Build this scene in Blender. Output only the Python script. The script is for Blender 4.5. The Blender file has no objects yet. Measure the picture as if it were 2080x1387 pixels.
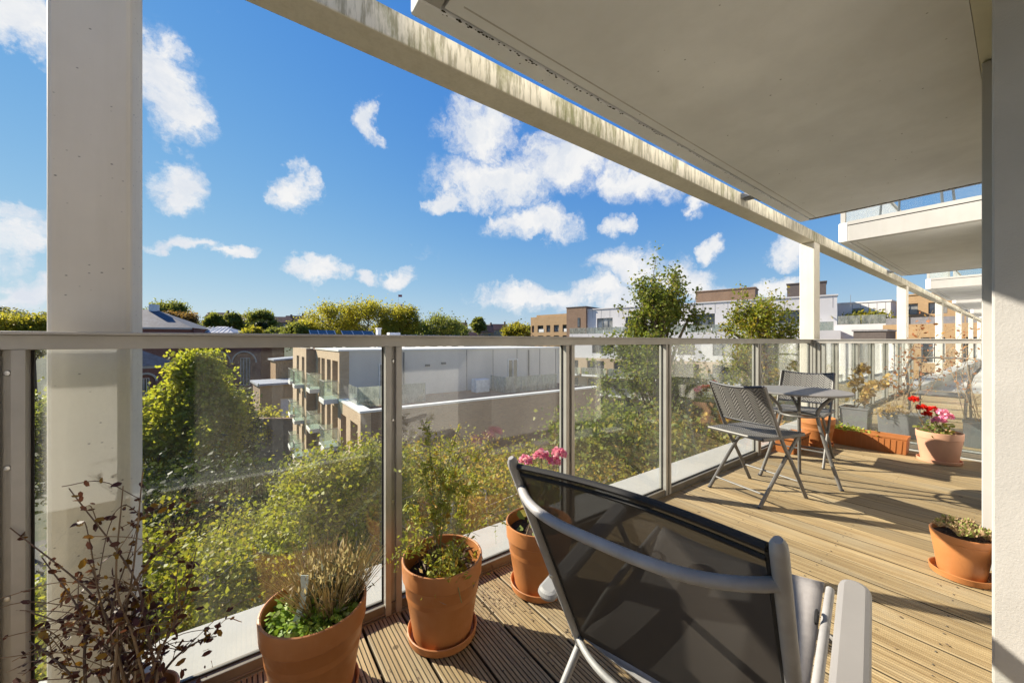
import bpy, math, random
import numpy as np
from mathutils import Vector, Matrix

# ------------------------------------------------------------------ camera, sky, sun, exposure
scene = bpy.context.scene
COL = scene.collection
EYE = 1.10                                   # eye height over the deck (deck top is z = 0)
VIEW = math.radians(54.0)                    # heading of the lens measured from +X (along the balcony)
FPX = 755.0                                  # focal length for a 2080 pixel wide picture
cam_d = bpy.data.cameras.new('camera'); cam = bpy.data.objects.new('camera', cam_d); COL.objects.link(cam)
cam.location = (0, 0, EYE); cam.rotation_euler = (math.radians(90), 0, VIEW - math.radians(90))
cam_d.sensor_width = 36; cam_d.lens = FPX / 2080 * 36; cam_d.clip_start = 0.03; cam_d.clip_end = 4000
scene.camera = cam
SUN_EL = math.radians(30.0); SUN_TO = Vector((-0.53, 0.848, 0)).normalized()   # towards the sun
to_sun = Vector((SUN_TO.x * math.cos(SUN_EL), SUN_TO.y * math.cos(SUN_EL), math.sin(SUN_EL)))
sun_d = bpy.data.lights.new('sun', 'SUN'); sun = bpy.data.objects.new('sun', sun_d); COL.objects.link(sun)
sun_d.energy = 3.2; sun_d.angle = math.radians(0.53); sun_d.color = (1.0, 0.90, 0.74)
sun.rotation_euler = to_sun.to_track_quat('Z', 'Y').to_euler(); sun.location = (-30, 50, 40)
vs = scene.view_settings; vs.view_transform = 'Standard'; vs.look = 'None'; vs.gamma = 1.0; vs.use_curve_mapping = False
vs.exposure = 1.76
scene.cycles.max_bounces = 10; scene.cycles.transparent_max_bounces = 24; scene.cycles.diffuse_bounces = 4
scene.cycles.caustics_reflective = False; scene.cycles.caustics_refractive = False
scene.cycles.use_denoising = True

def bearing(px): return VIEW - math.atan((px - 1040) / FPX)
def at(px, d):                                # compass bearing of a sight line at depth d -> ground position
    t = (px - 1040) / FPX
    return (d * math.cos(VIEW) + d * t * math.sin(VIEW), d * math.sin(VIEW) - d * t * math.cos(VIEW))
def zat(py, d): return EYE - (py - 692) / FPX * d
def sightdir(px, py):
    x, y = at(px, 1.0); return Vector((x, y, (692 - py) / FPX)).normalized()

world = bpy.data.worlds.new('World'); scene.world = world; world.use_nodes = True
def build_world():
    nt = world.node_tree; N = nt.nodes; L = nt.links; N.clear()
    out = N.new('ShaderNodeOutputWorld'); bg = N.new('ShaderNodeBackground'); L.new(bg.outputs[0], out.inputs[0])
    sky = N.new('ShaderNodeTexSky'); sky.sky_type = 'NISHITA'; sky.sun_disc = False
    sky.sun_elevation = SUN_EL; sky.sun_rotation = math.atan2(SUN_TO.x, SUN_TO.y)
    sky.air_density = 1.0; sky.dust_density = 0.0; sky.ozone_density = 3.0; sky.altitude = 60
    hsv = N.new('ShaderNodeHueSaturation'); hsv.inputs['Saturation'].default_value = 1.35; hsv.inputs['Value'].default_value = 1.0
    # film-like shoulder on the whole sky
    k1 = N.new('ShaderNodeVectorMath'); k1.operation = 'SCALE'; k1.inputs['Scale'].default_value = .30; L.new(sky.outputs[0], k1.inputs[0])
    k2 = N.new('ShaderNodeVectorMath'); k2.operation = 'ADD'; k2.inputs[1].default_value = (1, 1, 1); L.new(k1.outputs[0], k2.inputs[0])
    k3 = N.new('ShaderNodeVectorMath'); k3.operation = 'DIVIDE'; L.new(sky.outputs[0], k3.inputs[0]); L.new(k2.outputs[0], k3.inputs[1])
    k4 = N.new('ShaderNodeVectorMath'); k4.operation = 'SCALE'; k4.inputs['Scale'].default_value = 1.55; L.new(k3.outputs[0], k4.inputs[0])
    L.new(k4.outputs[0], hsv.inputs['Color'])
    sp = N.new('ShaderNodeSeparateXYZ'); L.new(hsv.outputs[0], sp.inputs[0]); cbn = N.new('ShaderNodeCombineXYZ')
    for i, (gain, gam) in enumerate(((1.98, 1.3), (2.68, 1.15), (3.2, .45))):       # colour grade of the whole sky
        a = N.new('ShaderNodeMath'); a.operation = 'MULTIPLY'; a.inputs[1].default_value = .224 / (.69, .80, .84)[i]; L.new(sp.outputs[i], a.inputs[0])
        p = N.new('ShaderNodeMath'); p.operation = 'POWER'; p.inputs[1].default_value = gam; L.new(a.outputs[0], p.inputs[0])
        g_ = N.new('ShaderNodeMath'); g_.operation = 'MULTIPLY'; g_.inputs[1].default_value = gain; L.new(p.outputs[0], g_.inputs[0]); L.new(g_.outputs[0], cbn.inputs[i])
    graded = cbn.outputs[0]
    geo = N.new('ShaderNodeTexCoord')
    # warped direction so that cloud outlines billow
    n1 = N.new('ShaderNodeTexNoise'); n1.inputs['Scale'].default_value = 9; n1.inputs['Detail'].default_value = 7; n1.inputs['Roughness'].default_value = 0.6
    L.new(geo.outputs['Generated'], n1.inputs['Vector'])
    sub = N.new('ShaderNodeVectorMath'); sub.operation = 'SUBTRACT'; sub.inputs[1].default_value = (.5, .5, .5); L.new(n1.outputs['Color'], sub.inputs[0])
    scl = N.new('ShaderNodeVectorMath'); scl.operation = 'SCALE'; scl.inputs['Scale'].default_value = 0.17; L.new(sub.outputs[0], scl.inputs[0])
    wv = N.new('ShaderNodeVectorMath'); wv.operation = 'ADD'; L.new(geo.outputs['Generated'], wv.inputs[0]); L.new(scl.outputs[0], wv.inputs[1])
    clouds = [(325,150,115,150),(360,240,80,80),(350,372,78,62),(605,388,62,62),(395,494,80,24),(480,508,65,22),(762,245,36,55),(660,548,62,34),(812,562,52,34),(740,560,34,20),
              (980,260,105,100),(1010,370,150,75),(1150,330,150,80),(1290,365,140,62),(1090,455,125,46),(1270,545,120,55),(1395,565,120,52),(1100,605,190,40),(1240,600,150,40),
              (1600,508,66,48),(1450,495,40,26),(1412,415,40,32),(1575,585,85,30),(30,595,85,42),(45,60,95,80),(900,410,50,30),(1260,455,35,26)]
    last = None
    for (px, py, rx, ry) in clouds:
        c = sightdir(px, py)
        ax = sightdir(px + rx, py) - c; ay = sightdir(px, py - ry) - c
        zq = c.copy(); xq = ax.normalized(); yq = zq.cross(xq).normalized(); xq = yq.cross(zq).normalized()
        R = Matrix((xq, yq, zq)).transposed()            # columns are the cloud's own axes
        mp = N.new('ShaderNodeMapping'); mp.vector_type = 'TEXTURE'
        mp.inputs['Location'].default_value = c; mp.inputs['Rotation'].default_value = R.to_euler('XYZ')
        mp.inputs['Scale'].default_value = (ax.length * 1.0, ay.length * 1.0, 0.6)
        L.new(wv.outputs[0], mp.inputs['Vector'])
        g = N.new('ShaderNodeTexGradient'); g.gradient_type = 'SPHERICAL'; L.new(mp.outputs[0], g.inputs[0])
        if last is None: last = g.outputs['Fac']
        else:
            m = N.new('ShaderNodeMath'); m.operation = 'MAXIMUM'; L.new(last, m.inputs[0]); L.new(g.outputs['Fac'], m.inputs[1]); last = m.outputs[0]
    # fair weather cover all round the sky, in the same texture
    n2 = N.new('ShaderNodeTexNoise'); n2.inputs['Scale'].default_value = 3.1; n2.inputs['Detail'].default_value = 5; n2.inputs['Roughness'].default_value = .55
    L.new(wv.outputs[0], n2.inputs['Vector'])
    r2 = N.new('ShaderNodeMapRange'); r2.inputs['From Min'].default_value = .63; r2.inputs['From Max'].default_value = .85; r2.inputs['To Max'].default_value = .9
    L.new(n2.outputs['Fac'], r2.inputs['Value'])
    m = N.new('ShaderNodeMath'); m.operation = 'MAXIMUM'; L.new(last, m.inputs[0]); L.new(r2.outputs[0], m.inputs[1])
    n3 = N.new('ShaderNodeTexNoise'); n3.inputs['Scale'].default_value = 26; n3.inputs['Detail'].default_value = 10; n3.inputs['Roughness'].default_value = .66
    L.new(wv.outputs[0], n3.inputs['Vector'])
    a3 = N.new('ShaderNodeMath'); a3.operation = 'MULTIPLY_ADD'; a3.inputs[1].default_value = 1.3; a3.inputs[2].default_value = -0.62; L.new(n3.outputs['Fac'], a3.inputs[0])
    d3 = N.new('ShaderNodeMath'); d3.operation = 'ADD'; L.new(m.outputs[0], d3.inputs[0]); L.new(a3.outputs[0], d3.inputs[1])
    # only where some cloud is
    gate = N.new('ShaderNodeMapRange'); gate.interpolation_type = 'SMOOTHSTEP'; gate.inputs['From Min'].default_value = .02; gate.inputs['From Max'].default_value = .2
    L.new(m.outputs[0], gate.inputs['Value'])
    th = N.new('ShaderNodeMapRange'); th.interpolation_type = 'SMOOTHSTEP'; th.inputs['From Min'].default_value = .0; th.inputs['From Max'].default_value = .74
    L.new(d3.outputs[0], th.inputs['Value'])
    fm = N.new('ShaderNodeMath'); fm.operation = 'MULTIPLY'; L.new(th.outputs[0], fm.inputs[0]); L.new(gate.outputs[0], fm.inputs[1])
    # cloud tone: bright with soft grey folds
    n4 = N.new('ShaderNodeTexNoise'); n4.inputs['Scale'].default_value = 14; n4.inputs['Detail'].default_value = 4; L.new(wv.outputs[0], n4.inputs['Vector'])
    cr = N.new('ShaderNodeValToRGB'); cr.color_ramp.elements[0].position = .32; cr.color_ramp.elements[0].color = (.80, .85, .93, 1)
    cr.color_ramp.elements[1].position = .6; cr.color_ramp.elements[1].color = (1, 1, 1, 1); L.new(n4.outputs['Fac'], cr.inputs[0])
    cv = N.new('ShaderNodeVectorMath'); cv.operation = 'SCALE'; cv.inputs['Scale'].default_value = CLOUD_LEVEL; L.new(cr.outputs[0], cv.inputs[0])
    mx = N.new('ShaderNodeMix'); mx.data_type = 'RGBA'; L.new(fm.outputs[0], mx.inputs[0]); L.new(graded, mx.inputs[6]); L.new(cv.outputs[0], mx.inputs[7])
    L.new(mx.outputs[2], bg.inputs['Color']); bg.inputs['Strength'].default_value = SKY_STRENGTH
SKY_STRENGTH = 0.073; CLOUD_LEVEL = 3.7
build_world()

# ------------------------------------------------------------------ helpers
MATX = {}
def thing(name, label, cat, loc=(0, 0, 0), rz=0.0, group=None, kind=None):
    o = bpy.data.objects.new(name, None); COL.objects.link(o)
    o.empty_display_size = 0.1
    o.location = loc; o.rotation_euler = (0, 0, rz)
    MATX[o.name] = Matrix.Translation(loc) @ Matrix.Rotation(rz, 4, 'Z')
    return tag(o, label, cat, group, kind)
def tag(o, label=None, cat=None, group=None, kind=None):
    if label: o['label'] = label
    if cat: o['category'] = cat
    if group: o['group'] = group
    if kind: o['kind'] = kind
    return o
def link(name, me, parent=None):
    o = bpy.data.objects.new(name, me); COL.objects.link(o)
    if parent is not None: o.parent = parent; MATX[o.name] = MATX[parent.name].copy()
    else: MATX[o.name] = Matrix.Identity(4)
    return o
def copy_tree(src, loc, rz, label=None, sub=None, parent=None):
    c = src.copy(); COL.objects.link(c)
    if parent is None:
        c.location = loc; c.rotation_euler = (0, 0, rz)
        if label: c['label'] = label
    else: c.parent = parent
    for ch in list(src.children): copy_tree(ch, None, None, parent=c)
    return c
class MB:
    """collects shapes, then makes one mesh object"""
    def __init__(s): s.v = []; s.f = []; s.sm = []
    def add(s, vs, fs, smooth=False):
        o = len(s.v); s.v.extend([tuple(p) for p in vs]); s.f.extend([tuple(i + o for i in f) for f in fs]); s.sm.extend([smooth] * len(fs)); return s
    def box(s, x0, x1, y0, y1, z0, z1):
        if x0 > x1: x0, x1 = x1, x0
        if y0 > y1: y0, y1 = y1, y0
        if z0 > z1: z0, z1 = z1, z0
        v = [(x0,y0,z0),(x1,y0,z0),(x1,y1,z0),(x0,y1,z0),(x0,y0,z1),(x1,y0,z1),(x1,y1,z1),(x0,y1,z1)]
        return s.add(v, [(0,3,2,1),(4,5,6,7),(0,1,5,4),(1,2,6,5),(2,3,7,6),(3,0,4,7)])
    def beam(s, a, b, w, h, up=(0, 0, 1)):
        a = Vector(a); b = Vector(b); t = (b - a).normalized(); up = Vector(up)
        sd = t.cross(up).normalized() * (w / 2); u = sd.cross(t).normalized() * (h / 2)
        v = [a - sd - u, a + sd - u, a + sd + u, a - sd + u, b - sd - u, b + sd - u, b + sd + u, b - sd + u]
        return s.add(v, [(0,1,2,3),(7,6,5,4),(0,4,5,1),(1,5,6,2),(2,6,7,3),(3,7,4,0)])
    def tube(s, pts, r, n=8, cap=True, flat=1.0):
        pts = [Vector(p) for p in pts]; k = len(pts)
        rs = r if isinstance(r, (list, tuple)) else [r] * k
        t0 = (pts[1] - pts[0]).normalized(); ref = Vector((0, 0, 1)) if abs(t0.z) < .9 else Vector((1, 0, 0))
        u = t0.cross(ref).normalized(); vs = []; 
        for i, p in enumerate(pts):
            t = (pts[min(i + 1, k - 1)] - pts[max(i - 1, 0)]).normalized()
            u = (u - t * u.dot(t)); u = u.normalized() if u.length > 1e-6 else t.orthogonal().normalized()
            w = t.cross(u)
            for j in range(n):
                a = 2 * math.pi * j / n; vs.append(p + u * (rs[i] * math.cos(a)) + w * (rs[i] * flat * math.sin(a)))
        fs = [(i*n+j, i*n+(j+1) % n, (i+1)*n+(j+1) % n, (i+1)*n+j) for i in range(k-1) for j in range(n)]
        if cap: fs += [tuple(reversed(range(n))), tuple((k-1)*n + j for j in range(n))]
        return s.add(vs, fs, True)
    def lathe(s, prof, c=(0, 0, 0), n=40):
        vs = []; k = len(prof)
        for (r, z) in prof:
            for j in range(n):
                a = 2 * math.pi * j / n; vs.append((c[0] + r * math.cos(a), c[1] + r * math.sin(a), c[2] + z))
        fs = [(i*n+j, i*n+(j+1) % n, (i+1)*n+(j+1) % n, (i+1)*n+j) for i in range(k-1) for j in range(n)]
        return s.add(vs, fs, True)
    def grid(s, fn, nu, nv, smooth=True):
        vs = [fn(i / nu, j / nv) for j in range(nv + 1) for i in range(nu + 1)]
        fs = [(j*(nu+1)+i, j*(nu+1)+i+1, (j+1)*(nu+1)+i+1, (j+1)*(nu+1)+i) for j in range(nv) for i in range(nu)]
        return s.add(vs, fs, smooth)
    def ball(s, c, rx, ry, rz, nu=10, nv=6):
        vs = [(c[0], c[1], c[2] - rz)]
        for i in range(1, nv):
            b = -math.pi / 2 + math.pi * i / nv
            for j in range(nu):
                a = 2 * math.pi * j / nu; vs.append((c[0] + rx*math.cos(b)*math.cos(a), c[1] + ry*math.cos(b)*math.sin(a), c[2] + rz*math.sin(b)))
        vs.append((c[0], c[1], c[2] + rz)); fs = []
        for j in range(nu): fs.append((0, 1 + (j+1) % nu, 1 + j)); fs.append((len(vs)-1, 1 + (nv-2)*nu + j, 1 + (nv-2)*nu + (j+1) % nu))
        for i in range(nv-2):
            for j in range(nu): fs.append((1+i*nu+j, 1+i*nu+(j+1) % nu, 1+(i+1)*nu+(j+1) % nu, 1+(i+1)*nu+j))
        return s.add(vs, fs, True)
    def mesh(s, name, mat, angle=40):
        me = bpy.data.meshes.new(name); me.from_pydata([tuple(p) for p in s.v], [], s.f)
        if any(s.sm):
            me.polygons.foreach_set('use_smooth', s.sm)
            me.set_sharp_from_angle(angle=math.radians(angle))
        if mat: me.materials.append(mat)
        me.update(); return me
    def build(s, name, mat, parent=None, W=False, bevel=0, angle=40):
        if W and parent is not None:
            inv = MATX[parent.name].inverted(); s.v = [tuple(inv @ Vector(p)) for p in s.v]
        o = link(name, s.mesh(name, mat, angle), parent)
        if bevel:
            m = o.modifiers.new('bevel', 'BEVEL'); m.width = bevel; m.segments = 2; m.limit_method = 'ANGLE'; m.angle_limit = math.radians(40)
        return o
def wall_open(mb, axis, pos, depth, u0, u1, z0, z1, holes):
    """a wall slab with real openings; axis 'y': spans x, faces along y; axis 'x': spans y"""
    us = sorted(set([u0, u1] + [h[0] for h in holes] + [h[1] for h in holes])); zs = sorted(set([z0, z1] + [h[2] for h in holes] + [h[3] for h in holes]))
    us = [u for u in us if u0 <= u <= u1]; zs = [z for z in zs if z0 <= z <= z1]
    for k in range(len(zs) - 1):
        zc = (zs[k] + zs[k+1]) / 2; run = None
        for i in range(len(us)):
            solid = False
            if i < len(us) - 1:
                uc = (us[i] + us[i+1]) / 2
                solid = not any(h[0] < uc < h[1] and h[2] < zc < h[3] for h in holes)
            if solid and run is None: run = us[i]
            if not solid and run is not None:
                if axis == 'y': mb.box(run, us[i], pos, pos + depth, zs[k], zs[k+1])
                else: mb.box(pos, pos + depth, run, us[i], zs[k], zs[k+1])
                run = None
    return mb

# ------------------------------------------------------------------ materials
def new_mat(name):
    m = bpy.data.materials.new(name); m.use_nodes = True; nt = m.node_tree
    b = nt.nodes['Principled BSDF']; return m, nt, nt.nodes, nt.links, b
def mix_rgb(N, L, fac, a, b, mode='MIX'):
    mx = N.new('ShaderNodeMix'); mx.data_type = 'RGBA'; mx.blend_type = mode
    for sock, val in ((mx.inputs[0], fac), (mx.inputs[6], a), (mx.inputs[7], b)):
        if isinstance(val, (int, float)): sock.default_value = val
        elif isinstance(val, tuple): sock.default_value = (*val[:3], 1)
        else: L.new(val, sock)
    return mx.outputs[2]
def noise(N, L, vec, scale, detail=4, rough=.55, stretch=None):
    if stretch:
        mp = N.new('ShaderNodeMapping'); mp.inputs['Scale'].default_value = stretch; L.new(vec, mp.inputs['Vector']); vec = mp.outputs[0]
    n = N.new('ShaderNodeTexNoise'); n.inputs['Scale'].default_value = scale; n.inputs['Detail'].default_value = detail; n.inputs['Roughness'].default_value = rough
    L.new(vec, n.inputs['Vector']); return n.outputs['Fac']
def ramp(N, L, fac, p0, p1, v0=0.0, v1=1.0):
    r = N.new('ShaderNodeMapRange'); r.interpolation_type = 'SMOOTHSTEP'
    r.inputs['From Min'].default_value = p0; r.inputs['From Max'].default_value = p1; r.inputs['To Min'].default_value = v0; r.inputs['To Max'].default_value = v1
    L.new(fac, r.inputs['Value']); return r.outputs[0]
def bump(N, L, b, h, strength=.3, dist=.01):
    bp = N.new('ShaderNodeBump'); bp.inputs['Strength'].default_value = strength; bp.inputs['Distance'].default_value = dist
    L.new(h, bp.inputs['Height']); L.new(bp.outputs[0], b.inputs['Normal'])
def plain(name, col, rough=.6, var=.14, scale=5, bmp=0, bscale=90, bdist=.004, metal=0.0, tint=None, spec=.5, stretch=None):
    m, nt, N, L, b = new_mat(name); tc = N.new('ShaderNodeTexCoord').outputs['Object']
    n = noise(N, L, tc, scale, 5, .6, stretch)
    lo = tuple(c * (1 - var) for c in col); hi = tuple(min(1, c * (1 + var)) for c in col)
    if tint: lo = tint
    L.new(mix_rgb(N, L, ramp(N, L, n, .3, .7), lo, hi), b.inputs['Base Color'])
    b.inputs['Roughness'].default_value = rough; b.inputs['Metallic'].default_value = metal; b.inputs['Specular IOR Level'].default_value = spec
    if bmp: bump(N, L, b, noise(N, L, tc, bscale, 4), bmp, bdist)
    return m
def pot_mat(name, col, dark, bloom):
    m, nt, N, L, b = new_mat(name); tc = N.new('ShaderNodeTexCoord').outputs['Object']
    c = mix_rgb(N, L, ramp(N, L, noise(N, L, tc, 6, 4), .35, .7), dark, col)
    c = mix_rgb(N, L, ramp(N, L, noise(N, L, tc, 14, 7, .75, (1, 1, .5)), .55, .78, 0, .2), c, bloom)      # lime bloom and dried splashes
    c = mix_rgb(N, L, ramp(N, L, noise(N, L, tc, 30, 6, .7, (1, 1, .25)), .62, .8, 0, .4), c, tuple(x * .4 for x in dark))
    L.new(c, b.inputs['Base Color']); L.new(ramp(N, L, noise(N, L, tc, 20, 5), .3, .7, .36, .6), b.inputs['Roughness']); bump(N, L, b, noise(N, L, tc, 60, 4), .15, .001); return m
def brick_mat(name, c1, c2, mortar, bw=.225, bh=.075, rough=.85):
    m, nt, N, L, b = new_mat(name); tc = N.new('ShaderNodeTexCoord').outputs['Object']
    sp = N.new('ShaderNodeSeparateXYZ'); L.new(tc, sp.inputs[0]); ad = N.new('ShaderNodeMath'); L.new(sp.outputs[0], ad.inputs[0]); L.new(sp.outputs[1], ad.inputs[1])
    cb = N.new('ShaderNodeCombineXYZ'); L.new(ad.outputs[0], cb.inputs[0]); L.new(sp.outputs[2], cb.inputs[1])
    t = N.new('ShaderNodeTexBrick'); L.new(cb.outputs[0], t.inputs['Vector']); t.inputs['Scale'].default_value = 1.0
    t.inputs['Brick Width'].default_value = bw; t.inputs['Row Height'].default_value = bh; t.inputs['Mortar Size'].default_value = .008
    t.inputs['Color1'].default_value = (*c1, 1); t.inputs['Color2'].default_value = (*c2, 1); t.inputs['Mortar'].default_value = (*mortar, 1)
    n = noise(N, L, tc, .7, 5, .65)
    L.new(mix_rgb(N, L, ramp(N, L, n, .35, .75, 0, .35), t.outputs['Color'], tuple(x * .55 for x in c1)), b.inputs['Base Color']); b.inputs['Roughness'].default_value = rough
    bump(N, L, b, t.outputs['Fac'], -.4, .006); return m
def leaf_mat(name, c_lo, c_hi, c_alt, alt=.12, rough=.55, transl=.45):
    m, nt, N, L, b = new_mat(name)
    g = N.new('ShaderNodeNewGeometry'); tc = N.new('ShaderNodeTexCoord').outputs['Object']
    r = g.outputs['Random Per Island']
    col = mix_rgb(N, L, r, c_lo, c_hi)
    n = noise(N, L, tc, .8, 3); k = N.new('ShaderNodeMath'); k.operation = 'ADD'; L.new(n, k.inputs[0]); L.new(r, k.inputs[1])
    col = mix_rgb(N, L, ramp(N, L, k.outputs[0], 1.32 - alt, 1.42 - alt * .6), col, c_alt)
    L.new(col, b.inputs['Base Color']); b.inputs['Roughness'].default_value = rough; b.inputs['Specular IOR Level'].default_value = .35
    tr = N.new('ShaderNodeBsdfTranslucent'); L.new(mix_rgb(N, L, .4, col, (c_hi[0]*1.5, c_hi[1]*1.5, c_hi[2]*.6)), tr.inputs['Color'])
    ms = N.new('ShaderNodeMixShader'); ms.inputs[0].default_value = transl
    L.new(b.outputs[0], ms.inputs[1]); L.new(tr.outputs[0], ms.inputs[2]); L.new(ms.outputs[0], N['Material Output'].inputs[0]); return m
def wood_mat():
    m, nt, N, L, b = new_mat('deck_wood'); tc = N.new('ShaderNodeTexCoord').outputs['Object']; oi = N.new('ShaderNodeObjectInfo')
    cb = N.new('ShaderNodeCombineXYZ'); L.new(oi.outputs['Random'], cb.inputs[0]); L.new(oi.outputs['Random'], cb.inputs[1]); 
    sc = N.new('ShaderNodeVectorMath'); sc.operation = 'SCALE'; sc.inputs['Scale'].default_value = 37; L.new(cb.outputs[0], sc.inputs[0])
    ad = N.new('ShaderNodeVectorMath'); L.new(tc, ad.inputs[0]); L.new(sc.outputs[0], ad.inputs[1]); v = ad.outputs[0]
    grain = noise(N, L, v, 30, 6, .65, (1.6, .05, 1)); patch = noise(N, L, v, 2.2, 4, .6, (3, .6, 1)); fine = noise(N, L, v, 160, 4, .7, (1, .12, 1))
    c = mix_rgb(N, L, ramp(N, L, grain, .3, .72), (.30, .20, .095), (.57, .425, .235))
    c = mix_rgb(N, L, ramp(N, L, patch, .42, .72, 0, .55), c, (.43, .365, .26))
    c = mix_rgb(N, L, ramp(N, L, fine, .62, .8, 0, .5), c, (.12, .085, .045))
    rb = N.new('ShaderNodeMapRange'); rb.inputs['To Min'].default_value = .64; rb.inputs['To Max'].default_value = 1.06; L.new(oi.outputs['Random'], rb.inputs['Value'])
    mul = N.new('ShaderNodeVectorMath'); mul.operation = 'SCALE'; L.new(c, mul.inputs[0]); L.new(rb.outputs[0], mul.inputs['Scale'])
    c = mul.outputs[0]
    sp = N.new('ShaderNodeSeparateXYZ'); L.new(tc, sp.inputs[0])          # board colour turns darker down inside the grooves
    gz = ramp(N, L, sp.outputs[2], -.0030, -.0008, 1, 0)
    c = mix_rgb(N, L, gz, c, (.085, .062, .036))
    spots = N.new('ShaderNodeTexVoronoi'); spots.inputs['Scale'].default_value = 5; L.new(v, spots.inputs['Vector'])
    c = mix_rgb(N, L, ramp(N, L, spots.outputs['Distance'], .035, .07, .75, 0), c, (.07, .045, .02))   # knots
    L.new(c, b.inputs['Base Color']); b.inputs['Roughness'].default_value = .62
    bump(N, L, b, fine, .35, .002); return m
def painted_concrete(name, base, pits=True, streak=.25, moss=0.0, few=.80, psc=44):
    m, nt, N, L, b = new_mat(name); tc = N.new('ShaderNodeTexCoord').outputs['Object']
    big = noise(N, L, tc, 1.6, 5, .6); st = noise(N, L, tc, 9, 5, .65, (1, 1, .07))
    c = mix_rgb(N, L, ramp(N, L, big, .3, .75), tuple(x * .86 for x in base), base)
    c = mix_rgb(N, L, ramp(N, L, st, .45, .75, 0, streak), c, (base[0] * .62, base[1] * .6, base[2] * .5))
    h = noise(N, L, tc, 70, 5)
    if pits:
        v = N.new('ShaderNodeTexVoronoi'); v.inputs['Scale'].default_value = psc; v.inputs['Randomness'].default_value = 1
        mp = N.new('ShaderNodeMapping'); mp.inputs['Scale'].default_value = (1, 1, 1.5); L.new(tc, mp.inputs[0]); L.new(mp.outputs[0], v.inputs['Vector'])
        sel = N.new('ShaderNodeMath'); sel.operation = 'GREATER_THAN'; sel.inputs[1].default_value = few
        sx = N.new('ShaderNodeSeparateXYZ'); L.new(v.outputs['Color'], sx.inputs[0]); L.new(sx.outputs[0], sel.inputs[0])
        pm = N.new('ShaderNodeMath'); pm.operation = 'MULTIPLY'; L.new(ramp(N, L, v.outputs['Distance'], .05, .19, .85, 0), pm.inputs[0]); L.new(sel.outputs[0], pm.inputs[1])
        c = mix_rgb(N, L, pm.outputs[0], c, (.10, .09, .065))
    if moss:
        gn = N.new('ShaderNodeNewGeometry'); sn = N.new('ShaderNodeSeparateXYZ'); L.new(gn.outputs['Normal'], sn.inputs[0]); ab = N.new('ShaderNodeMath'); ab.operation = 'ABSOLUTE'; L.new(sn.outputs[2], ab.inputs[0])
        side = ramp(N, L, ab.outputs[0], .3, .7, 1, .12)           # run-off streaks only mark upright faces
        mo = noise(N, L, tc, 5, 6, .7, (1, 1, .35)); gr = noise(N, L, tc, 40, 4, .7, (1, 1, .12))
        c0 = c
        c = mix_rgb(N, L, ramp(N, L, gr, .44, .62, 0, .7 * moss), c, (.19, .17, .10))
        c = mix_rgb(N, L, ramp(N, L, mo, .5, .68, 0, .75 * moss), c, (.14, .145, .035))
        c = mix_rgb(N, L, side, c0, c)
    L.new(c, b.inputs['Base Color']); b.inputs['Roughness'].default_value = .75; bump(N, L, b, h, .25, .002); return m
def glass_mat(name, tint=(.965, .985, .975), dust=.042, ior=1.5, refl=1.0):
    m, nt, N, L, b = new_mat(name); N.remove(b); tc = N.new('ShaderNodeTexCoord').outputs['Object']
    tr = N.new('ShaderNodeBsdfTransparent'); tr.inputs[0].default_value = (*tint, 1)
    gl = N.new('ShaderNodeBsdfGlossy'); gl.inputs['Roughness'].default_value = .012; gl.inputs['Color'].default_value = (refl, refl, refl, 1)
    lw = N.new('ShaderNodeLayerWeight'); lw.inputs['Blend'].default_value = .5
    pw = N.new('ShaderNodeMath'); pw.operation = 'POWER'; pw.inputs[1].default_value = 5; L.new(lw.outputs['Facing'], pw.inputs[0])
    fr = N.new('ShaderNodeMath'); fr.operation = 'MULTIPLY_ADD'; fr.inputs[1].default_value = .95; fr.inputs[2].default_value = .045; L.new(pw.outputs[0], fr.inputs[0])
    ms = N.new('ShaderNodeMixShader'); L.new(fr.outputs[0], ms.inputs[0]); L.new(tr.outputs[0], ms.inputs[1]); L.new(gl.outputs[0], ms.inputs[2])
    df = N.new('ShaderNodeBsdfDiffuse'); df.inputs[0].default_value = (.72, .70, .64, 1)
    tl = N.new('ShaderNodeBsdfTranslucent'); tl.inputs[0].default_value = (.72, .70, .64, 1)
    dd = N.new('ShaderNodeMixShader'); dd.inputs[0].default_value = .55; L.new(df.outputs[0], dd.inputs[1]); L.new(tl.outputs[0], dd.inputs[2])
    a = noise(N, L, tc, 3, 6, .7, (1, 1, .4)); s = noise(N, L, tc, 120, 3, .8)
    pm = N.new('ShaderNodeMath'); pm.operation = 'MULTIPLY'; L.new(ramp(N, L, a, .3, .8, .25, 1), pm.inputs[0]); L.new(ramp(N, L, s, .35, .8, .5, 1.6), pm.inputs[1])
    pk = N.new('ShaderNodeMath'); pk.operation = 'MULTIPLY'; pk.inputs[1].default_value = dust; L.new(pm.outputs[0], pk.inputs[0])
    m2 = N.new('ShaderNodeMixShader'); L.new(pk.outputs[0], m2.inputs[0]); L.new(ms.outputs[0], m2.inputs[1]); L.new(dd.outputs[0], m2.inputs[2])
    L.new(m2.outputs[0], N['Material Output'].inputs[0]); return m
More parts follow.
